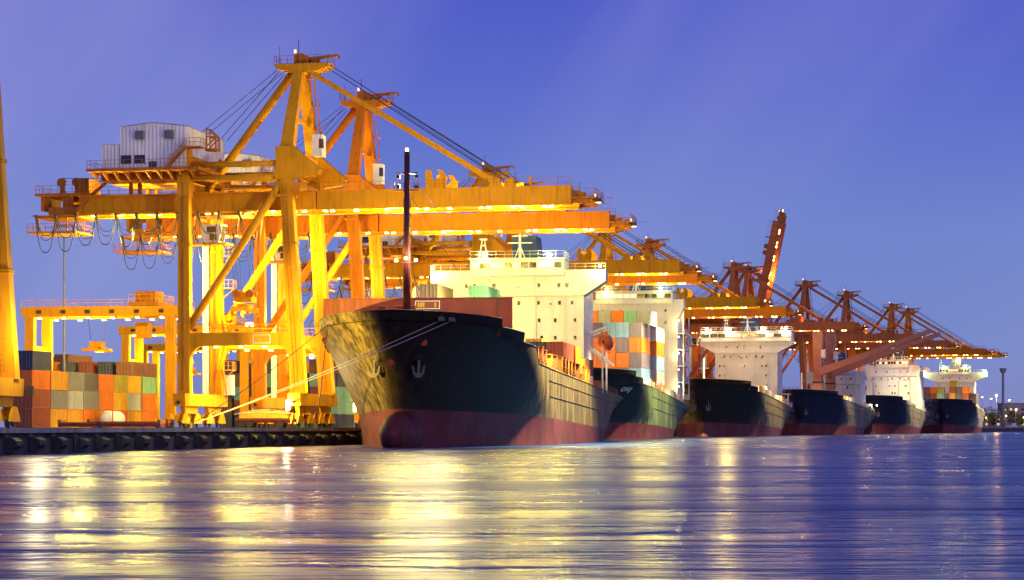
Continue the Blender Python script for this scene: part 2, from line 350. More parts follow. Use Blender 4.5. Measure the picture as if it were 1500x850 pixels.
# ------------------------------------------------------------------ quay cranes  (x towards the water, y along the quay, z up)
def flood_mesh(lm='lens_w'):
    b = MB(); b.cbox((0,0,-.14),(.78,.5,.22),0); b.tube((0,0,-.03),(0,0,.25),.05,5,m=0)
    b.add([(-.36,-.22,-.262),(.36,-.22,-.262),(.36,.22,-.262),(-.36,.22,-.262)],[(3,2,1,0)],1)
    b.add([(-.3,-.255,-.24),(.3,-.255,-.24),(.3,-.255,-.05),(-.3,-.255,-.05)],[(0,1,2,3)],1)
    return b.mesh('floodlight',['steel',lm])
FLW = flood_mesh('lens_w'); FLO = flood_mesh('lens_o')
def make_crane():
    r = empty('quay_crane')
    V = 6.5
    P = lambda mb, name, mat='crane', par=None, sm=False: mb.build(name, mat, par or r, sm)
    for sy in (-1,1):
        y = sy*V
        P(MB().beam((-13.5,y,4.4),(-13.5,y,37),1.25,1.75,1.2,1.45), 'landside_leg')
        P(MB().beam((2.6,y,4.4),(.6,y,37),1.3,2.1,1.25,1.6), 'waterside_leg')
        for zf in (14.2,24.5):
            xw = 2.6-2.0*(zf-4.4)/32.6
            P(MB().box(-14.42,-12.58,y-.72,y+.72,zf,zf+.14).box(-14.42,-12.58,y-.72,y+.72,zf+.2,zf+.34), 'bolted_flange')
            P(MB().box(xw-1.06,xw+1.06,y-.76,y+.76,zf,zf+.14).box(xw-1.06,xw+1.06,y-.76,y+.76,zf+.2,zf+.34), 'bolted_flange')
        ld = MB()
        for q_ in (-.25,.25): ld.beam((2.45+q_,y-.86,5),(.75+q_,y-.86,32.5),.05,.05)
        for i_ in range(54): t_ = i_/54; ld.box(2.2-1.7*t_,2.7-1.7*t_,y-.88,y-.84,5.2+27*t_,5.25+27*t_)
        P(ld, 'leg_ladder', 'crane_rust')
        P(MB().box(-13.75,-13.45,y-.72,y-.63,5,33), 'cable_tray', 'crane_rust')
        pb = P(MB().box(-12.75,1.35,y-.55,y+.55,11,12.75), 'portal_beam')
        # rounded haunches under the portal beam
        h = MB()
        for cx, sg in ((-12.66,1),(1.3,-1)):
            pts = [(cx,11.01),(cx+sg*2.0,11.01)]+[(cx+sg*(2.0-2.0*math.sin(a)),9.0+2.0*math.cos(a)) for a in [i*math.pi/12 for i in range(1,7)]]
            h.prism(pts,1,y-.45,y+.45)
        P(h, 'haunch', 'crane', pb)
        P(MB().rail([(-12.6,y-.45,12.75),(1.1,y-.45,12.75)]).rail([(-12.6,y+.45,12.75),(1.1,y+.45,12.75)]), 'railing', 'crane', pb)
        P(MB().tube((-13.0,y,13.4),(.6,y,33.6),.52,12), 'diagonal_brace', sm=True)
        P(MB().tube((-12.8,y,35.4),(.4,y,35.4),.42,10), 'upper_tie', sm=True)
        P(MB().tube((-12.8,y,33.7),(.4,y,33.3),.46,10), 'upper_tie', sm=True)
        # collars and leg-top boxes
        P(MB().box(-14.45,-12.55,y-.8,y+.8,33.0,33.2).box(-14.35,-12.65,y-.72,y+.72,31.2,37.6), 'leg_head')
        P(MB().prism([(-.55,37.6),(2.0,37.6),(5.4,34.3),(5.2,33.6),(2.4,33.4),(-.5,33.4)],0,y-.7,y+.7) if False else MB().prism([(-.55,37.6),(1.9,37.6),(5.6,34.4),(5.3,33.7),(1.9,33.2),(-.55,33.2)],1,y-.75,y+.75), 'leg_head')
        P(MB().box(-.35,2.0,y-.95,y+.95,30.9,31.1).rail([(-.3,y-.9,31.1),(1.95,y-.9,31.1),(1.95,y+.9,31.1)],step=.9), 'inspection_platform')
    for x in (-13.5,2.6):
        sb = P(MB().prism([(-8.9,4.55),(-8.6,2.9),(8.6,2.9),(8.9,4.55)],0,x-.85,x+.85), 'sill_beam')
        for sg_ in (-1,1): P(MB().prism([(sg_*7.6,2.88),(sg_*7.2,1.9),(sg_*2.4,1.9),(sg_*2.0,2.88)],0,x-.3,x+.3), 'equalizer')
        for cy_ in (-7.4,-2.6,2.6,7.4):
            b = P(MB().prism([(cy_-1.5,.55),(cy_-1.2,1.2),(cy_-.5,1.95),(cy_+.5,1.95),(cy_+1.2,1.2),(cy_+1.5,.55)],0,x-.5,x-.34).prism([(cy_-1.5,.55),(cy_-1.2,1.2),(cy_-.5,1.95),(cy_+.5,1.95),(cy_+1.2,1.2),(cy_+1.5,.55)],0,x+.34,x+.5).cbox((x,cy_,1.5),(.6,.5,.7)).cbox((x-.75,cy_,1.35),(.5,.7,.6)), 'bogie')
            for d in (-.85,.85): P(MB().tube((x-.14,cy_+d,.40),(x+.14,cy_+d,.40),.36,12), 'wheel', 'steel', b)
        P(MB().tube((x,-9.3,3.4),(x,-8.8,3.4),.22,8).tube((x,8.8,3.4),(x,9.3,3.4),.22,8), 'buffer', 'steel', sb)
    for x, z0, z1 in ((-13.5,33.6,36.8),(.9,34,37.2)):
        P(MB().box(x-.6,x+.6,-5.85,5.85,z0,z1), 'cross_beam')
    P(MB().box(-.2,1.6,-5.7,5.7,31.95,33.1), 'girder_hanger'); P(MB().box(-14.2,-12.8,-5.7,5.7,31.95,33.1), 'girder_hanger')
    # sign panel on the near portal beam
    sg = P(MB().box(-3.6,-1.35,-7.09,-7.055,11.35,12.35), 'sign_panel', CM['yellow'])
    P(MB().box(-3.7,-1.25,-7.085,-7.052,12.35,12.43).box(-3.7,-1.25,-7.085,-7.052,11.27,11.35).box(-3.7,-3.6,-7.085,-7.052,11.35,12.35).box(-1.35,-1.25,-7.085,-7.052,11.35,12.35), 'sign_border', 'white', sg)
    # fixed girders, with walkway
    g = MB()
    for y in (-3.2,3.2): g.box(-29.9,4.0,y-.45,y+.45,29.5,31.9); g.box(-29.9,4.0,y-.62,y+.62,29.36,29.5)
    for x in (-29.4,-20,-6): g.box(x-.4,x+.4,-2.75,2.75,30.4,31.8)
    P(g, 'main_girder')
    wk = P(MB().box(-29.9,3.6,-4.5,-3.66,31.8,31.88).box(-29.9,3.6,3.66,4.5,31.8,31.88), 'walkway')
    P(MB().rail([(-29.9,-4.45,31.88),(-14.6,-4.45,31.88)]).rail([(-12.4,-4.45,31.88),(-1,-4.45,31.88)]).rail([(-29.9,4.45,31.88),(-14.6,4.45,31.88)]), 'railing', 'crane_rust', wk)
    for x in [-27+3.9*i for i in range(8)]: P(MB().box(x-.06,x+.06,-3.70,-3.64,29.55,31.85), 'girder_stiffener', 'crane', wk)
    # rear machinery platform and hanging service platform
    rp = P(MB().box(-36.2,-28.6,-4.2,4.2,31.95,32.3).beam((-30.2,-3.9,29.5),(-28.2,-3.9,32),.5,.5).beam((-30.2,3.9,29.5),(-28.2,3.9,32),.5,.5).box(-34.5,-30,-3.4,3.4,29.3,30.4), 'rear_platform', 'crane_rust')
    P(MB().rail([(-28.6,-4.1,32.3),(-36.1,-4.1,32.3),(-36.1,4.1,32.3),(-28.6,4.1,32.3)],step=1.1), 'railing', 'crane_rust', rp)
    for x, rr in ((-33.2,.62),(-31,.62)):
        q = P(MB().tube((x,-2.2,34.0),(x,-1.6,34.0),rr,14).beam((x+.2,-1.9,32.3),(x,-1.9,34.0),.5,.7,.5,.4), 'sheave', 'crane_rust', rp)
    P(MB().box(-30.6,-28.9,-2.6,1.4,32.3,34.4), 'winch_cover', 'crane_rust', rp)
    P(MB().box(-32.6,-31,-3,3,30.4,31.95).box(-35.8,-35.4,-3,3,30,31.95).box(-36.5,-30,-3.6,3.6,29.0,29.35), 'support_frame', 'crane_rust', rp)
    hp = P(MB().box(-37.8,-30.6,-3.2,3.2,26.9,27.15), 'service_platform')
    hr = MB().rail([(-30.6,-3.15,27.15),(-37.8,-3.15,27.15),(-37.8,3.15,27.15),(-30.6,3.15,27.15),(-30.6,-3.15,27.15)],step=.9)
    for x in (-36.2,-32): 
        for y in (-3,3): hr.box(x-.09,x+.09,y-.09,y+.09,27.1,29.1)
    P(hr, 'railing', 'crane_rust', hp)
    # machine house on its bracketed platform
    mh = P(MB().box(-26.6,-10.6,-9.2,9.2,34.55,34.95), 'house_platform', 'crane_rust')
    br = MB()
    for x in [-26+1.55*i for i in range(10)]: br.prism([(-9.1,34.55),(-6.6,34.55),(-6.6,33.5)],0,x-.08,x+.08)
    for x in (-22.5,-21.2,-15.0): 
        for y in (-3.2,3.2): br.box(x-.22,x+.22,y-.25,y+.25,31.9,34.56)
    br.box(-25.5,-11.4,-6.5,6.5,33.5,34.55)
    P(br, 'bracket_frame', 'crane_rust', mh)
    P(MB().rail([(-10.7,-9.1,34.95),(-26.5,-9.1,34.95),(-26.5,9.1,34.95)],step=1.3), 'railing', 'crane_rust', mh)
    hs = MB()
    def cw(p0,p1,z0,z1,n): corr(hs,p0,p1,z0,z1,n,.55,.05)
    cw((-22.2,-8),(-13,-8),34.95,40.6,(0,-1)); cw((-13,-8),(-13,8),34.95,40.6,(1,0)); cw((-13,8),(-22.2,8),34.95,40.6,(0,1)); cw((-22.2,8),(-22.2,-8),34.95,40.6,(-1,0))
    hs.add([(-22.2,-8,40.58),(-13,-8,40.58),(-17.6,-8,41.1)],[(0,1,2)]); hs.add([(-22.2,8,40.58),(-13,8,40.58),(-17.6,8,41.1)],[(2,1,0)])
    cw((-24.8,-8),(-22.3,-8),34.95,38.3,(0,-1)); cw((-24.8,6),(-24.8,-8),34.95,38.3,(-1,0))
    hw = P(hs, 'machine_house', 'white')
    P(MB().add([(-22.35,-8.15,40.62),(-17.6,-8.15,41.16),(-17.6,8.15,41.16),(-22.35,8.15,40.62),(-12.85,-8.15,40.62),(-12.85,8.15,40.62)],[(0,1,2,3),(1,4,5,2)]).box(-24.95,-22.25,-8.1,6.1,38.3,38.42), 'roof', 'white', hw)
    for x in (-19.3,-15.1):
        lv = MB().box(x-.6,x+.6,-8.5,-7.98,38.9,40.0)
        for i in range(5): lv.beam((x-.55,-8.53,39.0+.2*i),(x+.55,-8.53,39.0+.2*i),.12,.03)
        P(lv, 'louvre', 'grey', hw)
    for x, w_, z0, z1 in ((-21.3,1.3,35.7,36.7),(-19.4,1.3,35.7,36.7),(-17.5,.9,35.1,35.8)):
        wn = P(MB().box(x-w_/2-.08,x+w_/2+.08,-8.06,-7.99,z0-.08,z1+.08), 'window', 'steel', hw); P(MB().box(x-w_/2,x+w_/2,-8.09,-8.02,z0,z1), 'pane', 'glass', wn)
    # stairs between house platform and leg head, and lattice guard
    st = MB()
    for yy in (-9.2,-8.4):
        st.beam((-15.2,yy,35.0),(-12.6,yy,37.6),.08,.25); st.rail([(-15.2,yy,35.0),(-12.6,yy,37.6)],step=1)
    for i in range(9): st.box(-15.2+.29*i,-14.9+.29*i,-9.2,-8.4,35.1+.29*i,35.14+.29*i)
    st.box(-12.8,-10.4,-9.2,-6.9,37.55,37.65); st.rail([(-12.6,-9.15,37.65),(-10.4,-9.15,37.65),(-10.4,-7,37.65)],step=.7)
    P(st, 'stair', 'crane_rust')
    lt = MB()
    for a, b in (((-10.4,37.6),(-10.4,40.4)),((-9.1,37.6),(-9.1,39.2)),((-10.4,40.4),(-9.1,39.2)),((-10.4,37.9),(-9.1,39.0)),((-10.4,39.2),(-9.1,39.2))):
        for yy in (-6.6,-5.2): lt.beam((a[0],yy,a[1]),(b[0],yy,b[1]),.16,.16)
    lt.box(-10.6,-9,-6.7,-5.1,37.3,37.6)
    P(lt, 'sheave_lattice', 'crane_rust')
    st2 = MB()
    for yy in (-4.3,-3.6): st2.beam((-28,yy,31.9),(-24.6,yy,34.6),.1,.22); st2.rail([(-28,yy,31.9),(-24.6,yy,34.6)],step=1.1)
    P(st2, 'stair', 'crane_rust')
    # mast tower
    for sy in (-1,1):
        P(MB().beam((.8,sy*6.0,37.4),(.85,sy*1.0,48.6),1.35,1.75,1.0,1.25), 'mast_leg')
    P(MB().beam((.8,-4.0,41.8),(.8,4.0,41.8),.5,.5,ref=(1,0,0)), 'mast_tie')
    lad = MB()
    for i in range(3):
        y0, y1 = (4.6-1.45*i, 3.4-1.45*i) if i%2==0 else (3.2-1.2*i+1.2, 2.6-1.2*i+1.6)
        z0 = 38+3.3*i
        for xx in (1.9,2.5): lad.beam((xx,y0,z0),(xx,y1,z0+3.1),.07,.16); lad.rail([(xx,y0,z0),(xx,y1,z0+3.1)],step=.8,r=.03)
        lad.box(1.6,2.7,y1-.6,y1+.6,z0+3.05,z0+3.13)
    P(lad, 'mast_stair', 'crane_rust')
    hd = P(MB().prism([(-2.6,49.5),(-2.2,48.9),(.2,48.3),(2.6,48.3),(5.0,49.0),(5.2,49.5)],1,-1.6,1.6), 'mast_head')
    P(MB().rail([(-2.5,-1.55,49.5),(5.1,-1.55,49.5),(5.1,1.55,49.5),(-2.5,1.55,49.5),(-2.5,-1.55,49.5)],step=1), 'railing', 'crane_rust', hd)
    P(MB().box(.1,1.2,-.9,.9,49.5,51.0).tube((1.6,-.6,50.2),(1.6,.6,50.2),.6,12).tube((2.9,-.6,50.0),(2.9,.6,50.0),.45,12).beam((1.2,0,50.2),(6.1,0,50.7),.5,.5,.3,.3).beam((6.1,0,50.75),(6.3,0,50.2),.25,.25), 'head_machinery', 'crane_rust', hd)
    P(MB().tube((.5,0,51),(.5,0,53.0),.05,5).tube((-1.9,-1,49.5),(-1.9,-1,52),.03,4), 'antenna', 'steel', hd)
    P(MB().tube((.3,-.95,51.0),(.3,-.95,51.45),.16,8), 'obstruction_light', 'lens_r', hd)
    P(MB().box(1.9,3.3,1.6,3.6,37.2,40.2), 'electrical_cabin', 'white'); P(MB().box(2.9,3.31,1.57,2.5,38.3,39.6), 'cabin_window', 'glass')
    P(MB().tube((-.2,0,48.6),(-12.6,0,32.6),.58,12), 'backstay', sm=True)
    rp_ = MB()
    for y in (-1.2,1.2): rp_.tube((-2.2,y,48.7),(-13.2,y,40.4),.05,4); rp_.tube((-2.0,y,48.4),(-10.2,y,39.6),.05,4)
    P(rp_, 'rear_rope', 'wire')
    P(MB().tube((-24.8,-1.9,34.4),(-33.2,-1.9,34.6),.05,4).tube((-24.8,-1.9,34.0),(-31,-1.9,34.1),.05,4), 'hoist_rope', 'wire')
    # festoon cables under the girder
    for i in range(11):
        x0 = -36.2+2.95*i; x1 = x0+2.9; fb = MB()
        for j, (dp, yy) in enumerate(((4.6,-3.9),(3.1,-3.7),(2.4,-3.5))):
            dp *= random.uniform(.85,1.1); pts = []
            for k in range(13):
                t = k/12; u = 2*t-1; pts.append((x0+(x1-x0)*(.5+.5*(math.copysign(abs(u)**.72,u))),yy,29.1-dp*(1-abs(u)**2.2)))
            fb.path(pts,.07 if j==0 else .05,5)
        fb.cbox((x0,-3.7,29.2),(.3,.6,.35))
        P(fb, 'cable_loop', 'cable', sm=True)
    P(MB().box(-36.8,-3.2,-3.8,-3.6,29.15,29.33), 'festoon_track')
    # trolley with operator's cab
    tr = P(MB().box(-13.8,-6.4,-2.7,2.7,28.9,29.3).box(-12.6,-7,-2.4,2.4,29.3,30.2).tube((-11.3,-2,30.6),(-11.3,2,30.6),.55,12).tube((-8.6,-2,30.6),(-8.6,2,30.6),.55,12).box(-14.2,-13.6,-2.6,2.6,28.6,29.4), 'trolley', 'crane_rust')
    cb = P(MB().prism([(-13.1,25.4),(-10.6,25.4),(-10.1,27.9),(-13.1,27.9)],1,-1.1,1.1), 'operator_cab', 'white', tr)
    P(MB().box(-12.3,-10.9,-1.15,-1.08,26.8,27.6).box(-11.9,-10.9,-1.15,-1.08,25.7,26.6).add([(-10.53,-.9,25.6),(-10.53,.9,25.6),(-10.06,.9,27.7),(-10.06,-.9,27.7)],[(0,1,2,3)]), 'cab_window', 'glass', tr)
    P(MB().box(-15.6,-9.4,-1.6,1.6,25.1,25.35).rail([(-13.2,-1.5,25.35),(-15.5,-1.5,25.35),(-15.5,1.5,25.35)],step=.8).box(-14.2,-14,-1.4,-1.2,25.3,28.9), 'cab_walkway', 'crane', tr)
    # lift shaft and leg balconies on the far landside leg
    P(MB().box(-15.3,-14.5,5.6,6.5,4.5,27.5), 'lift_shaft', 'white')
    for z in (8,14.5,19.5,24):
        P(MB().box(-12.7,-10.9,5.6,7.4,z,z+.1).rail([(-12.7,5.65,z+.1),(-10.95,5.65,z+.1),(-10.95,7.35,z+.1)],step=.6).beam((-12.7,6.5,z-1.4),(-11,6.5,z),.12,.12), 'leg_balcony')
    for z0, z1, y0, y1 in ((12.8,16.2,5.4,3.5),(4.7,8.1,5.4,3.6),(8.1,11.2,3.6,5.4)):
        ls = MB()
        for xx in (-12.4,-11.7): ls.beam((xx,y0,z0),(xx,y1,z1),.08,.2); ls.rail([(xx,y0,z0),(xx,y1,z1)],step=.9)
        P(ls, 'leg_stair')
    P(MB().box(-13.2,-11.6,7.3,8.7,4.55,7.4), 'switch_cabinet', 'white')
    # cable reel on the waterside of the near portal
    rl = MB()
    for i in range(20):
        a = i*math.pi/10; rl.tube((1.9,7.35,13.9),(1.9+2.1*math.cos(a),7.35,13.9+2.1*math.sin(a)),.05,4)
        b = a+math.pi/10
        for rr in (2.1,1.0): rl.tube((1.9+rr*math.cos(a),7.35,13.9+rr*math.sin(a)),(1.9+rr*math.cos(b),7.35,13.9+rr*math.sin(b)),.07,4)
    rl.tube((1.9,7.0,13.9),(1.9,7.7,13.9),.4,10)
    P(rl, 'cable_reel', 'steel')
    # boom (hinged at x=4, z=30)
    H0 = Vector((4.1,0,30.2))
    bm = MB()
    for y in (-3.2,3.2): bm.box(.1,34.9,y-.45,y+.45,-.7,1.7); bm.box(.1,34.9,y-.62,y+.62,-.84,-.7)
    for x in (3,10,17,24,31,34.2): bm.box(x-.35,x+.35,-2.75,2.75,.3,1.5)
    b = bm.build('boom','crane',r); b.location = H0
    P(MB().rail([(.4,-3.6,1.7),(34.8,-3.6,1.7)],step=1.7).rail([(.4,3.6,1.7),(34.8,3.6,1.7)],step=1.7), 'railing', 'crane_rust', b)
    P(MB().box(34.9,38.0,-3.8,3.8,-.1,.15).box(34.9,37.2,-3.4,-3,-.6,-.1).box(34.9,37.2,3,3.4,-.6,-.1).cbox((36,-2,.5),(1,.8,.7)).cbox((36.9,2,.5),(1,.8,.7)), 'tip_platform', 'crane_rust', b)
    P(MB().rail([(34.9,-3.7,.15),(38,-3.7,.15),(38,3.7,.15),(34.9,3.7,.15)],step=.9).tube((38,0,.3),(40,0,.3),.04,4), 'tip_railing', 'crane_rust', b)
    tf = MB().cbox((38.4,-3.0,-.35),(.8,.9,.5)).tube((37.6,-3.0,-.2),(38.4,-3.0,-.2),.08,5); tf.add([(38.1,-3.4,-.61),(38.75,-3.4,-.61),(38.75,-2.6,-.61),(38.1,-2.6,-.61)],[(3,2,1,0)],1); P(tf, 'added_tip_floodlight', ['steel','lens_w'], b)  # fixture added for the spot that brightens the hull sides
    P(MB().tube((38.05,-3.5,.1),(38.05,-3.5,.5),.13,6), 'tip_light', 'lens_r', b)
    for yy in (-3.2,3.2):
        P(MB().prism([(15.1,1.7),(17.7,1.7),(18.0,3.2),(17.3,4.1),(16.7,4.2),(17.1,3.3),(16.5,2.7),(15.9,3.1),(15.8,4.2),(15.1,4.1)],1,yy-.35,yy+.35), 'boom_latch', 'crane', b)
    for x in (24.6,26.6): [P(MB().prism([(x-.9,1.7),(x+.9,1.7),(x+.5,2.9),(x-.5,2.9)],1,q_-.3,q_+.3), 'stay_anchor', 'crane', b) for q_ in (-3.2,3.2)]
    for x in (.8,6.5,29.5): P(MB().box(x-.2,x+.2,-3.9,-3.65,1.7,2.9), 'junction_box', 'crane', b)
    # stays
    for y in (-1,1):
        P(MB().beam((2.2,y*1.2,48.5),(28.6,y*3.2,32.6),.28,.62), 'forestay')
    fr = MB()
    for y in (-.6,.6): fr.tube((4.9,y,49.4),(31.5,y*4,32.4),.055,4); fr.tube((4.6,y,49.0),(30.6,y*3,32.2),.055,4)
    P(fr, 'boom_hoist_rope', 'wire')
    # floodlights
    k = 0
    for x in [-28.0+4.15*i for i in range(8)]:
        for d in (0,1.15):
            if random.random() < .88: o = obj('floodlight', FLW, r, (x+d*random.uniform(.8,1.3),-3.2,29.36)); o.rotation_euler = (random.uniform(-.25,.1),random.uniform(-.2,.2),0)
    for x in [1.2+4.3*i for i in range(8)]:
        for d in (0,1.2):
            if random.random() < .88: o = obj('floodlight', FLW, b, (x+d*random.uniform(.7,1.4),-3.2,-.86)); o.rotation_euler = (random.uniform(-.25,.1),random.uniform(-.2,.2),0)
    for x in (-9.0,-5.5,-2.2):
        for y in (-6.5,6.5): obj('floodlight', FLW, r, (x,y,10.98))
    fl = MB().box(1.4,2.0,-8.7,-8.2,2.2,3.7); fl.box(1.46,1.94,-8.74,-8.7,2.3,3.6,1)
    P(fl, 'leg_floodlight', ['steel','lens_w'])
    return r
crane0 = make_crane()
def crane_lights(r, lv, col=WARM):
    """the floodlights' own light"""
    b = [c for c in r.children if c.name.startswith('boom') and c.type=='MESH' and not c.name.startswith('boom_hoist')][0]
    if lv > .1 and 'raised' not in r['label']: light(b, (39.2,-3.0,-.9), (420000 if lv > .8 else 260000)*max(lv,.55), (1,.84,.36), .5, spot=104, aim=(-.42,-.12,-1))  # added tip spot, brightens the ships' outboard sides
    if lv >= .5:
        light(r, (-22,-1.5,26.0), 20000*lv, col, .6); light(r, (-6,-1.0,28.2), 9000*lv, col, .6)
        light(b, (10,0,-2.4), 12000*lv, col, .6,spec=.03); light(b, (27,0,-2.4), 12000*lv, col, .6,spec=.03)
        light(r, (-5.5,-4.6,10.0), 3600*lv, (1,.72,.2), .4); light(r, (-5.5,4.6,10.0), 3600*lv, (1,.72,.2), .4)
        light(r, (-9.5,1.0,17.0), 6200*lv, col, .5); light(r, (-1.5,2.0,22.5), 5000*lv, col, .5)
    else:
        light(r, (-8,0,28.0), 12000*lv, col, .8); light(b, (18,0,-1.6), 20000*lv, col, .8)
def place_crane(y, u, label, lv, raised=False, z=QZ, src=None, dy=0):
    r = src or copy_tree(crane0)
    t = TH(y)+dy; p = qpt(y, u, z+.05)
    r.location = p; r.rotation_euler = (0,0,-t)
    tag(r, label, 'crane', 'container cranes along the quay')
    if raised:
        for c in list(r.children):
            n = c.name.split('.')[0]
            if n == 'boom': c.rotation_euler = (0,R(-raised),0)
            if n in ('forestay','boom_hoist_rope'): bpy.data.objects.remove(c)
    return r
# proto goes first (the big golden crane); copies follow before any lights are added
CR = [
 (306.5,-7.3,'golden container crane with white machine house, its boom passing behind the maroon ship mast',1.0,0),
 (341,-7.3,'orange container crane whose boom hangs just below the golden crane boom, second from black bow',.9,0),
 (437,-7.3,'container crane whose mast head peeps over the golden boom above the large ship bridge',.7,0),
 (466,-7.3,'orange container crane reaching over the ship deck stacked with blue and orange containers',.6,0),
 (560,-7.3,'yellow container crane with long boom over the white bridge with four floodlights',.7,0),
 (606,-7.3,'orange container crane with boom low above the white bridge with four floodlights',.4,0),
 (692,-7.3,'rust brown container crane beside the crane with upright boom',.25,0),
 (708,-7.3,'rust brown container crane with its boom raised steeply into the sky',.25,78),
 (778,-7.3,'dark brown container crane behind the two ship cargo cranes, nearer the upright boom',.2,0),
 (838,-7.3,'dark brown container crane behind the two ship cargo cranes, farther from the upright boom',.2,0),
 (923,-7.3,'small container crane with orange lit boom above the last ship, nearer of the end pair',.32,0),
 (958,-7.3,'small container crane at the end of the quay row above the last ship',.32,0),
]
cr_objs = []
for i, (y,u,lab,lv,ra) in enumerate(CR[1:]):
    c_ = place_crane(y,u,lab,lv,ra); cr_objs.append((c_, lv))
    pm = M['crane_unlit'] if lv < .3 else (M['crane_orange'] if lv != .7 else None)
    if pm:
        for q_ in c_.children_recursive:
            if q_.type == 'MESH':
                for sl_ in q_.material_slots:
                    if sl_.material == M['crane']: sl_.link = 'OBJECT'; sl_.material = pm
near0 = place_crane(201,-7.6,'pale yellow crane leg on a grey wheel truck beside the blue and rust container stack',.3,89)
c1 = place_crane(*CR[0][:4], src=crane0)
for o, lv in cr_objs: crane_lights(o, lv, WARM if lv > .5 else SOD)
crane_lights(c1, 1.0)
for c in list(near0.children):
    n = c.name.split('.')[0]
    if n in ('leg_head','cross_beam','electrical_cabin','cabin_window','girder_hanger','cable_reel','inspection_platform','floodlight','leg_balcony'): bpy.data.objects.remove(c)
    elif n == 'boom': c.location.x = -1.5
    elif n in ('main_girder','walkway'): c.location.x = -4.0
bow_spot_box = MB().box(3.6,4.2,9.0,9.5,3.0,3.9); bow_spot_box.box(3.66,4.14,9.5,9.54,3.1,3.8,1); bow_spot_box.build('leg_floodlight',['steel','lens_w'],near0)  # fixture added to go with the bow spot
light(near0, (3.9,9.9,3.5), 800000, (1,.68,.06), .4, spot=26, aim=(.20,1,.06))  # added spot, throws gold light on the black bow
light(near0, (6.2,4.5,9.0), 3200, (1,.82,.4), .4, spec=.012)  # added lamp without fixture, brightens the pale leg
light(c1, (1.7,-9.2,3.0), 2600, (1,.85,.5), .3)

# spreader hanging from the golden crane
def spreader():
    p = qpt(306.5,-7.3,QZ); t = TH(306.5)
    r = empty('container_spreader', p+Vector((math.cos(t)*-7.2,-math.sin(t)*-7.2,15.6)), -t)
    sb = MB().box(-.35,.35,-2.2,2.2,.55,1.0).box(-.9,.9,-.9,.9,1.0,1.35).build('spreader_beam','crane',r)
    for s in (-1,1):
        e = MB().box(-1.22,1.22,s*2.2-.25,s*2.2+.25,.3,.95).build('end_beam','crane',r)
        for q in (-1.1,1.1): MB().prism([(q-.2,.35),(q+.2,.35),(q+.28,-.25),(q-.1,-.3)],1,s*2.2-.15,s*2.2+.15).build('corner_guide','crane_rust',e)
    hb = MB().box(-1.3,1.3,-1.2,1.2,1.6,2.3).prism([(-1.3,2.3),(-.9,3.0),(.9,3.0),(1.3,2.3)],1,-.9,.9).build('headblock','crane',r)
    for x in (-.95,.95):
        for y in (-.8,.8): MB().tube((x,y-.15,2.75),(x,y+.15,2.75),.6,12).build('sheave','crane_rust',hb)
    rp = MB()
    for x in (-.95,.95):
        for y in (-.8,.8):
            for d in (-.3,.3): rp.tube((x+d*.5,y,3.2),(x*1.9+d,y*1.6,13.2),.035,4)
    rp.build('hoist_ropes','wire',r)
    tag(r,'yellow container spreader with round sheaves hanging on ropes inside the golden crane','spreader')
spreader()

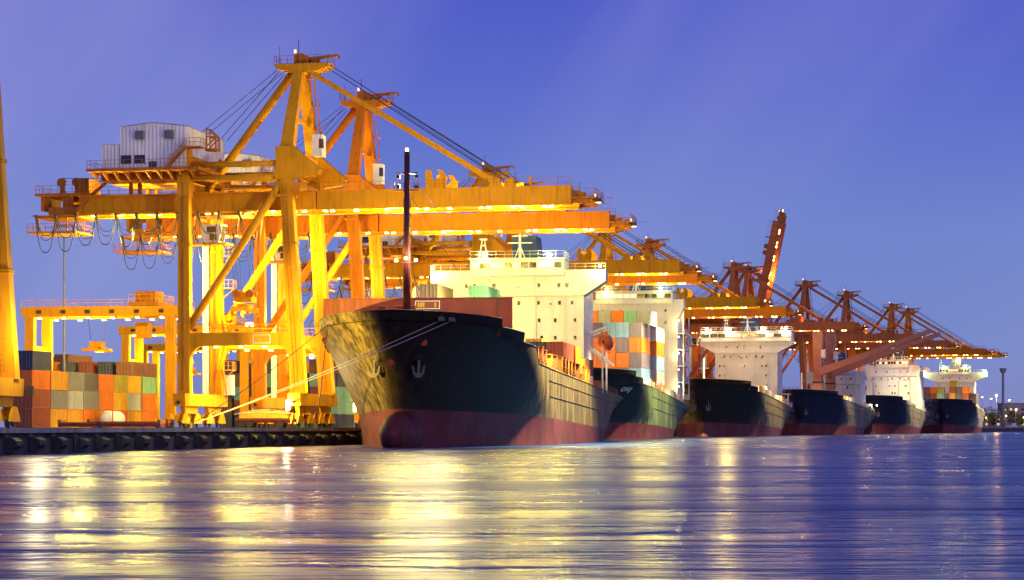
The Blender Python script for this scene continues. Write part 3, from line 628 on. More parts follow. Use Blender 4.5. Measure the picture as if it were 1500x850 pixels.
# ------------------------------------------------------------------ ships  (x towards open water, y from stem to stern, z from the waterline)
def smooth(a,b,x):
    t = min(1,max(0,(x-a)/(b-a))); return t*t*(3-2*t)
def lerp_tab(tab, x):
    if x <= tab[0][0]: return tab[0][1]
    for (x0,y0),(x1,y1) in zip(tab[:-1],tab[1:]):
        if x <= x1: return y0+(y1-y0)*(x-x0)/max(1e-6,(x1-x0))
    return tab[-1][1]
def make_hull(r, L, B, sheer, zb0, zb1, entry=(46,23), paint_='hull', stern=.42):
    hb = B/2; ztop = sheer[0][1]; rake = 6.5*B/26
    def ystem(z): 
        if z < ztop*.30: return rake
        return rake*(1-((z-ztop*.30)/(ztop*.70)))**1.25 if z < ztop else 0
    zsm = lambda y: lerp_tab([(0,ztop),(L*.12,ztop*.9),(L*.42,sheer[-3][1]+.9),(L,sheer[-1][1])], y)
    def half(y, z, zd, yst, ysn):
        t = min(1,max(0,z/zd)); tt = t**1.7
        e = min(1,max(0,(y-yst)/(entry[0]+(entry[1]-entry[0])*tt)))
        fw = (1-(1-e)**1.8)**.88; fd = (1-(1-e)**2.1)**.58
        f = fw+(fd-fw)*tt
        q = (ysn-y)
        a = stern+(.95-stern)*t**.8; ln = 34-16*t
        g = a+(1-a)*smooth(0,ln,q)**.9 if q < ln else 1
        return hb*f*g
    yb = sorted(set([0,.15,.4,.8,1.3,2,3,4,5.2,6.5,8,9.5]+[s_ for k in sheer[1:-1] for s_ in (k[0],)]+[10+(L-10)*i/44 for i in range(45)]))
    NR = 6; NT = 16; rows = NR+NT+1
    pts = {}; mbh = MB()
    for i, yy in enumerate(yb):
        zd = lerp_tab(sheer, yy); zb = zb0+(zb1-zb0)*yy/L
        for j in range(rows):
            z = -1.0+(zb+1.0)*j/NR if j <= NR else zb+(zd-zb)*(j-NR)/NT
            zs_ = zsm(yy); ys_ = ystem(z*ztop/zs_); yn = L-(5.5*B/26)*(1-min(1,max(0,z/zs_)))**1.3
            y = ys_+(yn-ys_)*yy/L
            for s in (-1,1): pts[(i,j,s)] = (s*half(y,z,zs_,ys_,yn), y, z)
    idx = {}
    vs = []
    for k, p in pts.items(): idx[k] = len(vs); vs.append(p)
    fs = []; ms = []
    n = len(yb)
    for i in range(n-1):
        for j in range(rows-1):
            for s in (-1,1):
                q = (idx[(i,j,s)],idx[(i+1,j,s)],idx[(i+1,j+1,s)],idx[(i,j+1,s)])
                fs.append(q if s > 0 else q[::-1]); ms.append(1 if j < NR else 0)
    for j in range(rows-1):
        fs.append((idx[(n-1,j,1)],idx[(n-1,j,-1)],idx[(n-1,j+1,-1)],idx[(n-1,j+1,1)])); ms.append(1 if j < NR else 0)
    m = MB(); m.v = vs; m.f = fs; m.m = ms
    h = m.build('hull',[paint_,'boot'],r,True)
    # decks just under the bulwark top
    d = MB()
    for i in range(n-1):
        a0, a1 = pts[(i,rows-1,1)], pts[(i+1,rows-1,1)]
        dr = 1.1
        d.add([(-a0[0]*.985,a0[1]+.1,a0[2]-dr),(a0[0]*.985,a0[1]+.1,a0[2]-dr),(a1[0]*.985,a1[1]+.1,a1[2]-dr),(-a1[0]*.985,a1[1]+.1,a1[2]-dr)],[(0,1,2,3)])
    d.build('deck','deck',r)
    # rounded bulwark rail along the top edge
    bl = MB()
    for s in (-1,1):
        bl.path([(p[0]-s*.03,p[1],p[2]+.02) for p in [pts[(i,rows-1,s)] for i in range(n)]],.11,6)
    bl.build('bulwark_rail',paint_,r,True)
    # rubbing strakes on the parallel body
    for frac in (.42,.72):
        for s in (-1,1):
            st = MB()
            pp = []
            for i in range(n):
                if yb[i] < L*.27: continue
                j = NR+round(NT*frac); p = pts[(i,j,s)]; pp.append((p[0]+s*.02,p[1],p[2]))
            st.path(pp,.055,5)
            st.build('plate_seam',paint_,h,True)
    def side(y, z, s=1):
        zd = zsm(y); return half(y,z,zd,ystem(z*ztop/zd),L)*s
    return side, (lambda y: lerp_tab(sheer,y))
def bulb(r, B, z, y):
    k = B/26; m = MB(); n = 14; rows = []
    prof = [(-4.6,.0),(-4.4,.6),(-3.9,1.2),(-3,1.8),(-1.5,2.2),(1,2.4),(5,2.35),(9,2.0),(14,1.6)]
    vs = []; fs = []
    for yy, rr in prof:
        for i in range(n):
            a = 2*math.pi*i/n; vs.append((rr*k*math.cos(a)*.95, y+yy*k, z+rr*k*1.15*math.sin(a)+yy*k*.03))
    for i in range(len(prof)-1):
        for j in range(n): fs.append((i*n+j,i*n+(j+1)%n,(i+1)*n+(j+1)%n,(i+1)*n+j))
    m.add(vs, fs); m.build('bulbous_bow','boot',r,True)
def anchor(r, x, y, z, s, k=1.0):
    """stockless anchor stowed in its hawse, with bolster"""
    e = MB().tube((x-s*.4,y+.2,z+1.2),(x+s*.55,y-.75,z+.75),1.0*k,14,.85*k).build('hawse_bolster','hull',r,True)
    xc, yc = x+s*.5, y-1.0
    a = MB().beam((xc,yc+.2,z+.7),(xc,yc,z-1.0),.34*k,.34*k).prism([(xc-.7*k,z-.8),(xc+.7*k,z-.8),(xc+.45*k,z-1.35),(xc-.45*k,z-1.35)],1,yc-.3,yc+.25)
    for q in (-1,1): a.prism([(xc+q*.45*k,z-1.1),(xc+q*.85*k,z-1.0),(xc+q*1.05*k,z+.15),(xc+q*.80*k,z-.05)],1,yc-.28,yc)
    a.build('anchor','anchor',r)
def house(r, y0, depth, hw, wing, z0, z1, wheel, rows, lamps=2, mat='ship_white', wz=1.85, rowz=2.65, lamp_w=5000, tint=GRN, lens_='lens_g', wingdrop=2.3, seed=1):
    """accommodation block: front at y0, bridge wings at z1"""
    rd = random.Random(seed)
    b = MB().box(-hw,hw,y0,y0+depth,z0,z1-.2).build('accommodation_wall',mat,r)
    # bridge-wing front: full-width band with raked undersides
    zt = z1; zu = z1-wz; zk = zu-wingdrop
    w = MB().prism([(-wing,zt),(-wing,zu),(-hw-.004,zk),(hw+.004,zk),(wing,zu),(wing,zt)],1,y0-.22,y0+3.2).build('bridge_wing',mat,r)
    MB().rail([(-wing,y0-.15,zt),(-wheel-.1,y0-.15,zt)],1.0,1.5,.03).rail([(wheel+.1,y0-.15,zt),(wing,y0-.15,zt)],1.0,1.5,.03).build('wing_rail',mat,w)
    wh = MB().box(-wheel,wheel,y0-.6,y0+5.5,zt-.9,zt+1.75).box(-wheel-.25,wheel+.25,y0-.85,y0+5.8,zt+1.75,zt+1.95).build('wheelhouse',mat,r)
    n = 11
    for i in range(n):
        a = -wheel+.25+(2*wheel-.5)*i/n; bb = a+(2*wheel-.5)/n-.22
        f = MB().box(a-.05,bb+.05,y0-.66,y0-.598,zt+.28,zt+1.32).build('wheelhouse_window',mat,wh)
        MB().box(a,bb,y0-.69,y0-.64,zt+.35,zt+1.25).build('pane','lit' if rd.random()<.45 else 'glass',f)
    MB().rail([(-wheel,y0-.6,zt+1.95),(wheel,y0-.6,zt+1.95),(wheel,y0+5,zt+1.95)],1.1,1.4,.035).build('roof_rail',mat,wh)
    z = zk-.05
    for k, cols in enumerate(rows):
        zz = z1-wz-.6-rowz*k
        for c in cols:
            x = c; f = MB().box(x-.30,x+.30,y0-.262 if zz > zk else y0-.05,y0+.1,zz-.38,zz+.38).build('porthole_frame',mat,b)
            MB().box(x-.22,x+.22,(y0-.29 if zz > zk else y0-.08),y0,zz-.30,zz+.30).build('pane','glass',f)
    for k in range(1,6):
        zz = z1-wz-wingdrop-.4-rowz*(k-.5)
        if zz > z0: MB().box(-hw-.03,hw+.03,y0-.03,y0+depth+.03,zz-.03,zz+.03).build('deck_edge',mat,b)
    for x in (-hw*.62,hw*.28): MB().tube((x,y0-.12,z0+2),(x,y0-.12,zk-.1),.07,6).build('vent_pipe',mat,b)
    ldr = MB()
    for q_ in (-.22,.22): ldr.tube((hw*.72+q_,y0-.15,z0+2),(hw*.72+q_,y0-.15,zk-.1),.03,4)
    for i_ in range(int((zk-z0-2)/.5)): ldr.tube((hw*.72-.22,y0-.15,z0+2.2+.5*i_),(hw*.72+.22,y0-.15,z0+2.2+.5*i_),.025,4)
    ldr.build('wall_ladder',mat,b)
    for x in (-hw*.8,-hw*.15,hw*.5): MB().cbox((x,y0-.25,z1-wz-wingdrop-1.3),(.3,.4,.2)).build('wall_lamp','steel',b)
    # funnel, radar mast
    MB().prism([(-2.3,z1+.5),(2.3,z1+.5),(1.9,z1+6.2),(-1.9,z1+6.2)],1,y0+7.5,y0+depth+1).build('funnel','blue',r)
    ms = MB().tube((0,y0+2.5,zt+1.9),(0,y0+2.5,zt+6.6),.26,8,.16).beam((-2,y0+2.5,zt+4.6),(2,y0+2.5,zt+4.6),.12,.16).tube((-.9,y0+2.5,zt+1.9),(-.1,y0+2.5,zt+4.0),.1,6).tube((.9,y0+2.5,zt+1.9),(.1,y0+2.5,zt+4.0),.1,6)
    ms.beam((-1.3,y0+2.3,zt+5.7),(1.3,y0+2.3,zt+5.7),.1,.2)
    ms.build('radar_mast','ship_white',r)
    fr = MB()
    for a, c in (((-6.6,0),(-6.1,3.2)),((-5.2,0),(-5.7,3.2)),((-6.4,1.2),(-5.4,1.2)),((-6.2,2.3),(-5.6,2.3))): fr.beam((a[0],y0+2,zt+1.9+a[1]),(c[0],y0+2,zt+1.9+c[1]),.12,.12)
    fr.cbox((-5.9,y0+2,zt+5.2),(1.2,.3,.25)); fr.build('radar_frame','ship_white',r)
    xs = {2:[-wheel*.70,wheel*.70],4:[-wheel*.86,-wheel*.38,wheel*.38,wheel*.86]}.get(lamps,[])
    for x in xs:
        g = MB().cbox((x,y0-.55,zt+2.35),(.62,.3,.62)); g.disc((x,y0-.715,zt+2.35),.30,(0,-1,0),12,1); g.tube((x,y0-.5,zt+1.95),(x,y0-.5,zt+2.1),.06,5)
        g.build('floodlight',['steel',lens_],wh)
        light(r,(x,y0-1.25,zt+2.35),lamp_w,tint,.35,spec=2.2)
    return b

sign_font = None
def ship1():
    L, B = 145, 26; y0 = 262.5; sl = .152; t = math.atan(sl)
    r = empty('container_ship', (-14.2, y0, 0), -t)
    sheer = [(0,16.0),(12.0,15.5),(12.35,14.5),(20,14.1),(20.4,13.0),(29.5,12.7),(31.5,10.7),(43,10.3),(78,9.4),(113,8.4),(145,7.6)]
    side, zd = make_hull(r, L, B, sheer, 4.6, 1.4)
    bulb(r, B, 1.55, 5.2)
    for s in (-1,1):
        y = 4.6; z = 9.6; anchor(r, side(y,z,s)+s*.05, y, z, s, .75)
    # fairleads in the forecastle bulwark
    for s in (-1,1):
        for y in ((3.2,4.3) if s > 0 else (6.8,7.6)):
            zz = zd(y)-.75; x = side(y,zz,s)
            MB().beam((x-s*.1,y-.75,zz),(x+s*.06,y+.75,zz+.02),.5,.5).build('fairlead','anchor',r)
    # breakwater / hatch-front wall
    bw = MB()
    for i in range(12):
        a = -13.5+24.3*i/12; bw.box(a+.01,a+24.3/12-.01,23.4,23.9,12.6,18.7)
    wl = bw.build('breakwater','red',r)
    for i in range(13): 
        x = -13.5+24.3*i/12; MB().box(x-.06,x+.06,23.36,23.42,13,18.6).build('stiffener','red',wl)
    MB().box(-13.6,10.9,23.3,24.0,18.7,18.82).build('capping','red',wl)
    sp = MB().box(-1.5,1.5,23.22,23.34,17.45,18.35).build('name_board',CM['brown'],wl)
    MB().box(-1.58,1.58,23.20,23.30,18.35,18.43).box(-1.58,1.58,23.20,23.30,17.37,17.45).box(-1.58,-1.5,23.20,23.30,17.45,18.35).box(1.5,1.58,23.20,23.30,17.45,18.35).build('board_edge','white',sp)
    for x in (-1.15,-.82,-.5,1.0): MB().box(x-.12,x+.12,23.18,23.24,17.6,18.2).build('board_letter',CM['yellow'],sp)
    for x in (-6.4,-4.2,-2.6): MB().tube((x,23.2,14.6),(x,23.2,17.8),.07,5).tube((x+1.1,23.2,14.6),(x+1.1,23.2,17.8),.07,5).tube((x,23.2,17.8),(x+1.1,23.2,17.8),.07,5).build('deck_frame','rust_st',wl)
    # foremast
    fm = MB().tube((.2,9,14.6),(.2,9,35.6),.40,10,.33).build('foremast','mast',r,True)
    MB().beam((-1.1,9,33.0),(1.5,9,33.0),.15,.15).box(-1.3,1.7,8.7,9.3,30.9,31).rail([(-1.3,8.7,31),(1.7,8.7,31)],.8,.6,.03).build('crosstree','mast',fm)
    MB().beam((-1.3,8.6,22.2),(1.7,8.6,22.2),.12,.12).build('lamp_arm','mast',fm)
    MB().tube((.2,9,35.6),(.2,9,36.0),.2,8).build('masthead_light','lens_o',fm)
    MB().tube((.62,9,15),(.62,9,30),.05,4).tube((-.22,9,15),(-.22,9,30),.05,4).build('mast_ladder','mast',fm)
    for x, z, l_ in ((-1.0,22.45,'lens_w'),(.2,22.7,'lens_w'),(1.4,22.45,'lens_w'),(-.9,32.6,'lens_g'),(1.3,32.6,'lens_g'),(-.9,31.4,'lens_g'),(1.3,31.4,'lens_g')):
        g = MB().cbox((x,9.25 if z>30 else 8.5,z),(.42,.3,.4)); yy = 9.41 if z>30 else 8.34
        g.add([(x-.18,yy,z-.16),(x+.18,yy,z-.16),(x+.18,yy,z+.16),(x-.18,yy,z+.16)],[(0,1,2,3)],1); g.build('mast_floodlight',['steel',l_],fm)
    light(r,(.2,11.5,32.2),16000,(1,.80,.34),.4); light(r,(.2,7.4,22.6),700,(1,.7,.3),.3); light(r,(3.5,9.8,22.5),6000,(1,.8,.4),.4)
    # stays from the foremast
    MB().tube((.2,9,33.5),(9.5,23,18.8),.035,4).tube((.2,9,31),(6,23,18.8),.035,4).build('mast_stay','wire',fm)
    # marker balls and plates on the bow
    for x,z,yy in ((.0,9.9,None),(3.3,12.4,None)):
        lo = 0.0
        for k in range(80):
            if side(k*.1,z) >= abs(x): lo = k*.1; break
        MB().tube((x,lo-.12,z),(x,lo+.5,z),.42,12).build('bow_marker','buoy',r)
    h = house(r, 100.5, 13, 10.7, 14.2, 8.2, 27.6, 7.6,
          [[-8.3,-7,-3.8,.1,3.5,6.7,8],[.2,3.4,6.8,8.8],[3.5,6.1,9.3],[3.9,6.1,9.3],[-6,-2,2,6]], 2, rowz=2.8, lamp_w=1300)
    for x in (-13.7,13.4):
        MB().cbox((x,100.0,28.1),(.5,.3,.5)).tube((x,100.0,27.6),(x,100.0,27.9),.06,5).build('wing_lamp_housing','steel',r)
        MB().disc((x,99.83,28.1),.24,(0,-1,0),10).build('wing_lamp_lens','lens_g',r)
        light(r,(x,98.6,28.1),1300,GRN,.3,spec=2.0)
    light(r,(0,90,15.5),900,(1,.85,.55),.5)        # hatch-deck floodlight
    MB().box(-.3,.3,91.8,92.2,9.5,14.2).build('deck_light_post','ship_white',r)
    # hatch coamings
    for a,b_ in ((25,50),(52,74),(76,97)):
        MB().box(-10.4,10.4,a,b_,7.5,11.9 if a < 70 else 10.4).build('hatch_coaming','deck',r)
    # lashing posts and ventilators along the waterside deck edge
    rd = random.Random(3)
    ym = 34.0
    while ym < 96:
        hh = rd.uniform(2.2,2.9); zz = zd(ym)-.3; x = side(ym,zz)-.75
        m = 'yellow_st' if rd.random()<.35 else 'rust_st'
        o = MB().prism([(ym-.55,zz),(ym+.55,zz),(ym+.55,zz+hh),(ym-.3,zz+hh)],0,x-.55,x+.45).build('lashing_post',m,r)
        MB().box(x-.6,x+.5,ym-.6,ym+.6,zz+hh,zz+hh+.1).build('post_cap',m,o)
        ym += rd.choice([3.6,3.6,4.2,5.5])
    rl = MB(); prev = None
    for i in range(24):
        y = 34+i*4.4; p = (side(y,zd(y)-.2)-.12,y,zd(y))
        if prev: rl.rail([prev,p],1.0,1.6,.03)
        prev = p
    rl.build('side_railing','rust_st',r)
    # lifeboat with davits
    lb = MB(); nn = 12
    prof = [(-3.2,.15),(-2.7,.75),(-1.6,1.15),(0,1.25),(1.6,1.15),(2.7,.75),(3.2,.15)]; vs = []; fs = []
    for yy, rr in prof:
        for i in range(nn):
            a = 2*math.pi*i/nn; vs.append((13.2+rr*math.cos(a),110+yy,16.2+rr*1.15*math.sin(a)+(.25 if math.sin(a)>.5 else 0)))
    for i in range(len(prof)-1):
        for j in range(nn): fs.append((i*nn+j,i*nn+(j+1)%nn,(i+1)*nn+(j+1)%nn,(i+1)*nn+j))
    lb.add(vs,fs); lbo = lb.build('lifeboat','lifeboat',r,True)
    MB().box(12.6,13.8,107.6,108.8,17.2,18.0).build('lifeboat_cupola','lifeboat',lbo)
    for y in (107.0,113.0):
        MB().beam((10.6,y,17.6),(13.6,y,18.7),.25,.3).beam((10.7,y,15.4),(14.2,y,12.6),.25,.4).beam((13.0,y,8.0),(13.0,y,15.4),.25,.25).tube((13.4,y,18.6),(13.3,y,17.2),.05,4).build('davit','ship_white',r)
    light(r,(11.4,109,12.6),600,(1,.75,.4),.2)
    MB().disc((11.3,106.2,12.6),.2,(0,-1,0),8).build('davit_lamp','lens_w',r)
    # poop equipment
    MB().box(9.5,12,117,121,7,10.2).box(6,9,122,126,7,9.2).build('winch_house','rust_st',r)
    tag(r,'large black-hulled container ship with red bulbous bow and maroon wall behind its forecastle','ship','ships moored along the quay')
    T = Matrix.Translation(r.location) @ Matrix.Rotation(-t,4,'Z')
    # cargo on deck
    grp = 'containers on the black ship'
    def put(x,y,z,c,lab,Lc=12.19): container(lab, T@Vector((x,y,z)), math.pi/2-t, c, Lc, 2.59, grp)
    for k,z in enumerate((11.4,14.0,16.6,19.2)):
        top_ = k == 3
        put(-3.4,48,z,'tan' if top_ else 'brown','tan container showing above the maroon wall beside the ship mast' if top_ else f'brown container, {TIER[k]} in the pile under the tan container')
        put(2.6,52,z,'green' if top_ else 'brown','mint green container above the maroon wall in front of the ship bridge' if top_ else f'brown container, {TIER[k]} in the pile under the green container')
    z1_ = 12.0
    put(6.4,66,z1_,'navy blue','navy blue container on the ship deck directly behind the stepped black bulwark')
    put(8.9,66,z1_,'navy blue','navy blue container on the ship deck next to the brown deck container')
    put(11.4,66,z1_,'rust red','red brown container on the ship deck beside two navy containers')
    put(6.4,80,z1_+1.0,'ochre','ochre container showing over the navy containers against the white bridge')
    put(11.4,77.2,11.9,'orange','short orange container on deck right behind the red brown one',6.06)
    put(8.8,84,12.6,'brown','brown container on deck between the ochre one and the braced orange one',6.06)
    put(11.3,84,10.45,'orange','orange container with braced end standing on deck behind the yellow posts',6.06)
    put(11.3,94.6,10.45,'brown','dark brown container on deck beside the lifeboat davit',6.06)
    return r, T, side, zd
S1, T1, side1, zd1 = ship1()

def ship_generic(y0, x0, sl, L, B, k, label, house_y, house_args, lamps=4, col='hull', sheer=None, extras=None, lamp_w=4000, tint=(1,.86,.45), lens_='lens_w', zb=(3.6,1.2), seed=2, mast=True, posts='white'):
    t = math.atan(sl); r = empty('container_ship', (x0,y0,0), -t)
    sh = sheer or [(0,14.6*k),(10,14.1*k),(10.3,13.0*k),(16,12.7*k),(16.3,11.6*k),(L*.3,11.2*k),(L*.6,9.6*k),(L,7.4*k)]
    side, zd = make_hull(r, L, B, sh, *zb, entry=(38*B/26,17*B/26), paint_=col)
    bulb(r, B*.72, -.3, 6)
    if house_y: house(r, house_y, *house_args, lamps=lamps, lamp_w=lamp_w, tint=tint, lens_=lens_, seed=seed)
    rd = random.Random(seed); ym = L*.27
    while ym < L*.86:
        zz = zd(ym)-.3; x = side(ym,zz)-.7; hh = rd.uniform(1.5,2.4)
        MB().box(x-.4,x+.35,ym-.45,ym+.45,zz,zz+hh).build('lashing_post','ship_white' if rd.random()<.75 else 'yellow_st',r); ym += rd.choice([2.8,3.2,4.0])
    rl = MB(); prev = None
    for i in range(16):
        y = L*.25+i*L*.045; p = (side(y,zd(y)-.2)-.12,y,zd(y))
        if prev: rl.rail([prev,p],1.0,1.8,.035)
        prev = p
    rl.build('side_railing','ship_white',r)
    for a in (.24,.45): MB().box(-B*.38,B*.38,L*a,L*(a+.19),5,zd(L*(a+.09))+.6).build('hatch_coaming','deck',r)
    for s in (-1,1): anchor(r, side(4,8*k,s)+s*.05, 4, 8*k, s, .6)
    if mast: MB().tube((0,7,12*k),(0,7,20*k),.3,8,.2).beam((-1.2,7,17.5*k),(1.2,7,17.5*k),.12,.12).build('foremast','ship_white',r)
    tag(r,label,'ship','ships moored along the quay')
    return r, Matrix.Translation(r.location)@Matrix.Rotation(-t,4,'Z'), side, zd, t
# second ship: open decks of stacked containers, tall bridge tower aft
S2, T2, side2, zd2, t2 = ship_generic(418, 11.2, .197, 99, 22, .92, 'ship with blue and orange containers stacked high before a lit stair tower', 82,
    (12,9.6,11.0,8,30.6,8.6,[[-7,-3,3,7],[-7,-3,3,7]]), lamps=2, lamp_w=900, tint=GRN, lens_='lens_g', seed=4, col='hull_green')
def tower2():
    for z in (8.5,12.2,15.8,19.4,23.0):
        MB().box(9.62,11.0,82.4,93,z,z+.2).build('side_gallery','ship_white',S2)
        MB().rail([(10.9,82.4,z+.2),(10.9,93,z+.2)],1.0,1.2,.04).build('gallery_rail','ship_white',S2)
        g = MB().cbox((9.9,81.86,z+2.9),(.4,.2,.3)); g.disc((9.9,81.74,z+2.9),.16,(0,-1,0),8,1); g.build('gallery_lamp',['steel','lens_w'],S2)
    for z in (11.5,18.5,25): light(S2,(10.4,81.0,z),500,(1,.8,.35),.2)
    for y in (82.4,92.8):
        MB().box(10.75,11.0,y-.12,y+.12,8.5,27).build('gallery_post','ship_white',S2)
    tx = bpy.data.curves.new('bow_letters','FONT'); tx.body = 'OHJ'; tx.size = 1.5; tx.extrude = .03; tx.space_character = 1.3
    o = bpy.data.objects.new('tmp', tx); COL.objects.link(o)
    dg = bpy.context.evaluated_depsgraph_get(); me = bpy.data.meshes.new_from_object(o.evaluated_get(dg)); bpy.data.objects.remove(o)
    me.materials.clear(); me.materials.append(M['white'])
    y, z = 9.0, 9.2; x = side2(y,z); x2 = side2(y+3,z); z2 = side2(y,z+1)
    a = Vector((x2-x,3,0)).normalized(); up = Vector((z2-x,0,1)).normalized(); n = a.cross(up)
    mtx = Matrix((( a.x,up.x,n.x,x+.12),(a.y,up.y,n.y,y),(a.z,up.z,n.z,z),(0,0,0,1)))
    me.transform(mtx); obj('bow_letters', me, S2)
tower2()
g2 = 'containers stacked on the second ship'
tab2 = [['purple grey','orange','light blue'],['light blue','orange','purple grey'],['orange','orange','orange'],['purple grey','light blue','purple grey'],['silver','orange','mint green']]
def cargo2():
    cols_ = [['brown','rust red','brown','rust red','rust red','ochre'],['rust red','orange','rust red','brown','orange','orange'],['orange','light blue','orange','orange','purple grey','silver'],
             ['navy blue','orange','orange','orange','light blue','orange'],['light blue','purple grey','orange','purple grey','light blue','mint green'],['light blue','light blue','purple grey','orange','purple grey','silver']]
    for i in range(6):
        x = -3.7+2.55*i
        for k in range(6):
            y = 36 if k == 5 else 25.5+(1.2 if i == 0 else 0)
            container(f'{cols_[i][k]} container, {tier(k,6)} of the {TIER[i] if i else "first"} forward ship column from the orange lifeboat', T2@Vector((x,y,8.1+2.92*k)), math.pi/2-t2, cols_[i][k], 12.19, 2.89, g2)
    for i, x in enumerate((6.6,9.3)):
        col = [['brown']*5,['orange','silver','light blue','orange','white']][i]
        for k in range(5):
            if i == 0 and k < 3: continue
            container(f'{col[k]} container, {tier(k,5)} of the {"outer" if i else "inner"} ship column by the lit stair tower', T2@Vector((x,46,8.1+2.92*k)), math.pi/2-t2, col[k], 12.19, 2.89, g2)
    MB().box(7.2,10.6,20.5,20.8,8.6,12.5).build('lashing_bridge','ship_white',S2)
cargo2()
# third ship: wide white bridge with four floodlights
S3, T3, side3, zd3, t3 = ship_generic(549, 45.6, .25, 97, 24.5, .97, 'black ship with white bridge front, long window band and four floodlights on its roof', 81,
    (11,8.7,13.0,7.5,27.2,12.6,[[-5.5,-2.4,-.6,4],[-6.2,-4.4,-1.8,.1,2.8,4.6],[-7.4,-6.2,-.6,4.4,5.6],[-7.4,-6.2,5.6],[5.6]]), lamps=4, lamp_w=1300, seed=6, tint=(1,.9,.55), col='hull_black_b')
def cargo3():
    for i,(x,c) in enumerate(((-4.5,'orange'),(0.2,'yellow'),(3.6,'white'),(6.6,'white'))):
        container(['orange container on deck between white posts and the four-lamp bridge','yellow container on deck below the four-lamp bridge','white container on deck beside the yellow one','white container on deck at the river side of the four-lamp bridge'][i], T3@Vector((x,68,11.0 if c!='orange' else 10.4)), math.pi/2-t3, c, 6.06, 2.59, 'containers on the third ship')
    light(S3,(2,60,15.0),900,(1,.85,.45),.4)
    MB().box(9,11.5,84,92,8,8.3).rail([(9,84,8.3),(11.5,84,8.3),(11.5,92,8.3)],1,1.2,.05).box(9.2,11.4,84.5,90,11.5,11.8).box(11.1,11.4,84.4,84.7,8.2,11.6).build('boat_deck','ship_white',S3)
    MB().box(9.6,11,85.5,89,8.5,10.2).build('rescue_boat','lifeboat',S3)
cargo3()
# fourth ship: two deck cranes with jibs swung out
S4, T4, side4, zd4, t4 = ship_generic(668, 84.5, .325, 88, 22, .93, 'dark blue-black ship with two tall pink deck cranes and lilac-white house', 66,
    (10,8.2,9.4,7,20.5,5.5,[[-5,-2,2,5],[-5,0,4],[-4,1,5]]), lamps=0, seed=8, col='hull_navy')
def deck_crane(y, label_, jz):
    c = MB().prism([(-1.6,8),(1.6,8),(1.25,22),(1.7,34),(-1.7,34),(-1.25,22)],1,y-1.3,y+1.3).build('crane_pedestal','pink',S4)
    MB().box(-1.5,1.5,y-1.45,y+1.45,16.2,16.6).build('slewing_ring','steel',c)
    MB().beam((.8,y-2.0,19.5),(36,y-10,31.5),1.6,2.2,1.0,1.3).build('crane_jib','pink',c)
    MB().box(1.3,2.6,y-2.5,y-.9,24,26.5).build('crane_cab','white',c)
    MB().tube((1.2,y,34),(35.5,y-9.9,31.8),.06,4).tube((.4,y,34),(35.0,y-9.6,31.8),.06,4).build('luffing_rope','wire',c)
deck_crane(35,'',0); deck_crane(57,'',0)
def extras4():
    MB().cbox((11.3,80,9.6),(.4,.4,.4)).build('stern_lamp_housing','steel',S4); MB().disc((11.3,79.78,9.6),.2,(0,-1,0),8).build('stern_lamp_lens','lens_g',S4)
    light(S4,(11.8,79.2,9.6),500,(1,.95,.3),.2)
    MB().box(6,10,72,79,7,10).build('poop_house','ship_white',S4)
    container('blue container on the stern of the ship with two deck cranes', T4@Vector((5,60,9.2)), math.pi/2-t4, 'light blue', 6.06, 2.59)
extras4()
# fifth ship: tall white house
S5, T5, side5, zd5, t5 = ship_generic(790, 125.5, .335, 84, 20.5, .93, 'dark ship with tall white house of many decks beyond the deck cranes', 50,
    (14,9.6,10.2,7.5,25.5,6.0,[[-6,-2,3,5.5],[-7,-4,0,3,6],[-6,-1,1,5],[-5,0,1,6]]), lamps=0, seed=10, col='hull_navy')
def extras5():
    MB().box(-4,9.9,47,64,7.5,12.5).build('lower_house','ship_white',S5)
    MB().beam((9,52,24),(13.5,52,24),1.2,1.6).build('wing_platform','ship_white',S5)
    light(S5,(0,42,20),1500,(1,.9,.7),.4); light(S5,(9,46,9.5),500,(1,.8,.4),.2)
    MB().disc((9,46.4,9.5),.25,(0,-1,0),8).build('deck_lamp','lens_w',S5)
extras5()
# sixth ship: last in the row, bridge over mixed containers
S6, T6, side6, zd6, t6 = ship_generic(890, 169.8, .285, 83, 24, .93, 'last ship in the row, flared white bridge wings over a mixed stack of containers', 60,
    (10,8,13.2,6,25.5,6.3,[[-5,-2,2,5]]), lamps=2, lamp_w=1300, seed=12, tint=GRN, lens_='lens_g', col='hull_pale')
def cargo6():
    rd = random.Random(5); g = 'containers on the last ship'
    cols = ['dark grey','orange','rust red','mint green','ochre','purple grey','olive','brown']
    for i in range(8):
        x = -9.5+2.6*i; n = [4,4,4,3,5,4,4,3][i]
        for k in range(n):
            c = rd.choice(cols)
            if i == 6: c = ['brown','orange','rust red','orange'][k]
            if i == 5: c = 'dark grey'
            if i == 7: c = ['yellow','tan','tan'][k]
            container(f'{c} container, {tier(k,n)} of {["the quay side","the second","the third","the fourth","the tallest","the dark grey","the brown and orange","the yellow river side"][i]} stack on the last ship', T6@Vector((x,44 if i<7 else 50,8.6+2.6*k)), math.pi/2-t6, c, 12.19, 2.59, g)
    for x in (-12.6,12.6):
        MB().cbox((x,59.6,25.9),(.5,.3,.5)).build('wing_lamp_housing','steel',S6); MB().disc((x,59.4,25.9),.28,(0,-1,0),10).build('wing_lamp_lens','lens_g',S6); light(S6,(x,59,25.9),1600,GRN,.3)
cargo6()

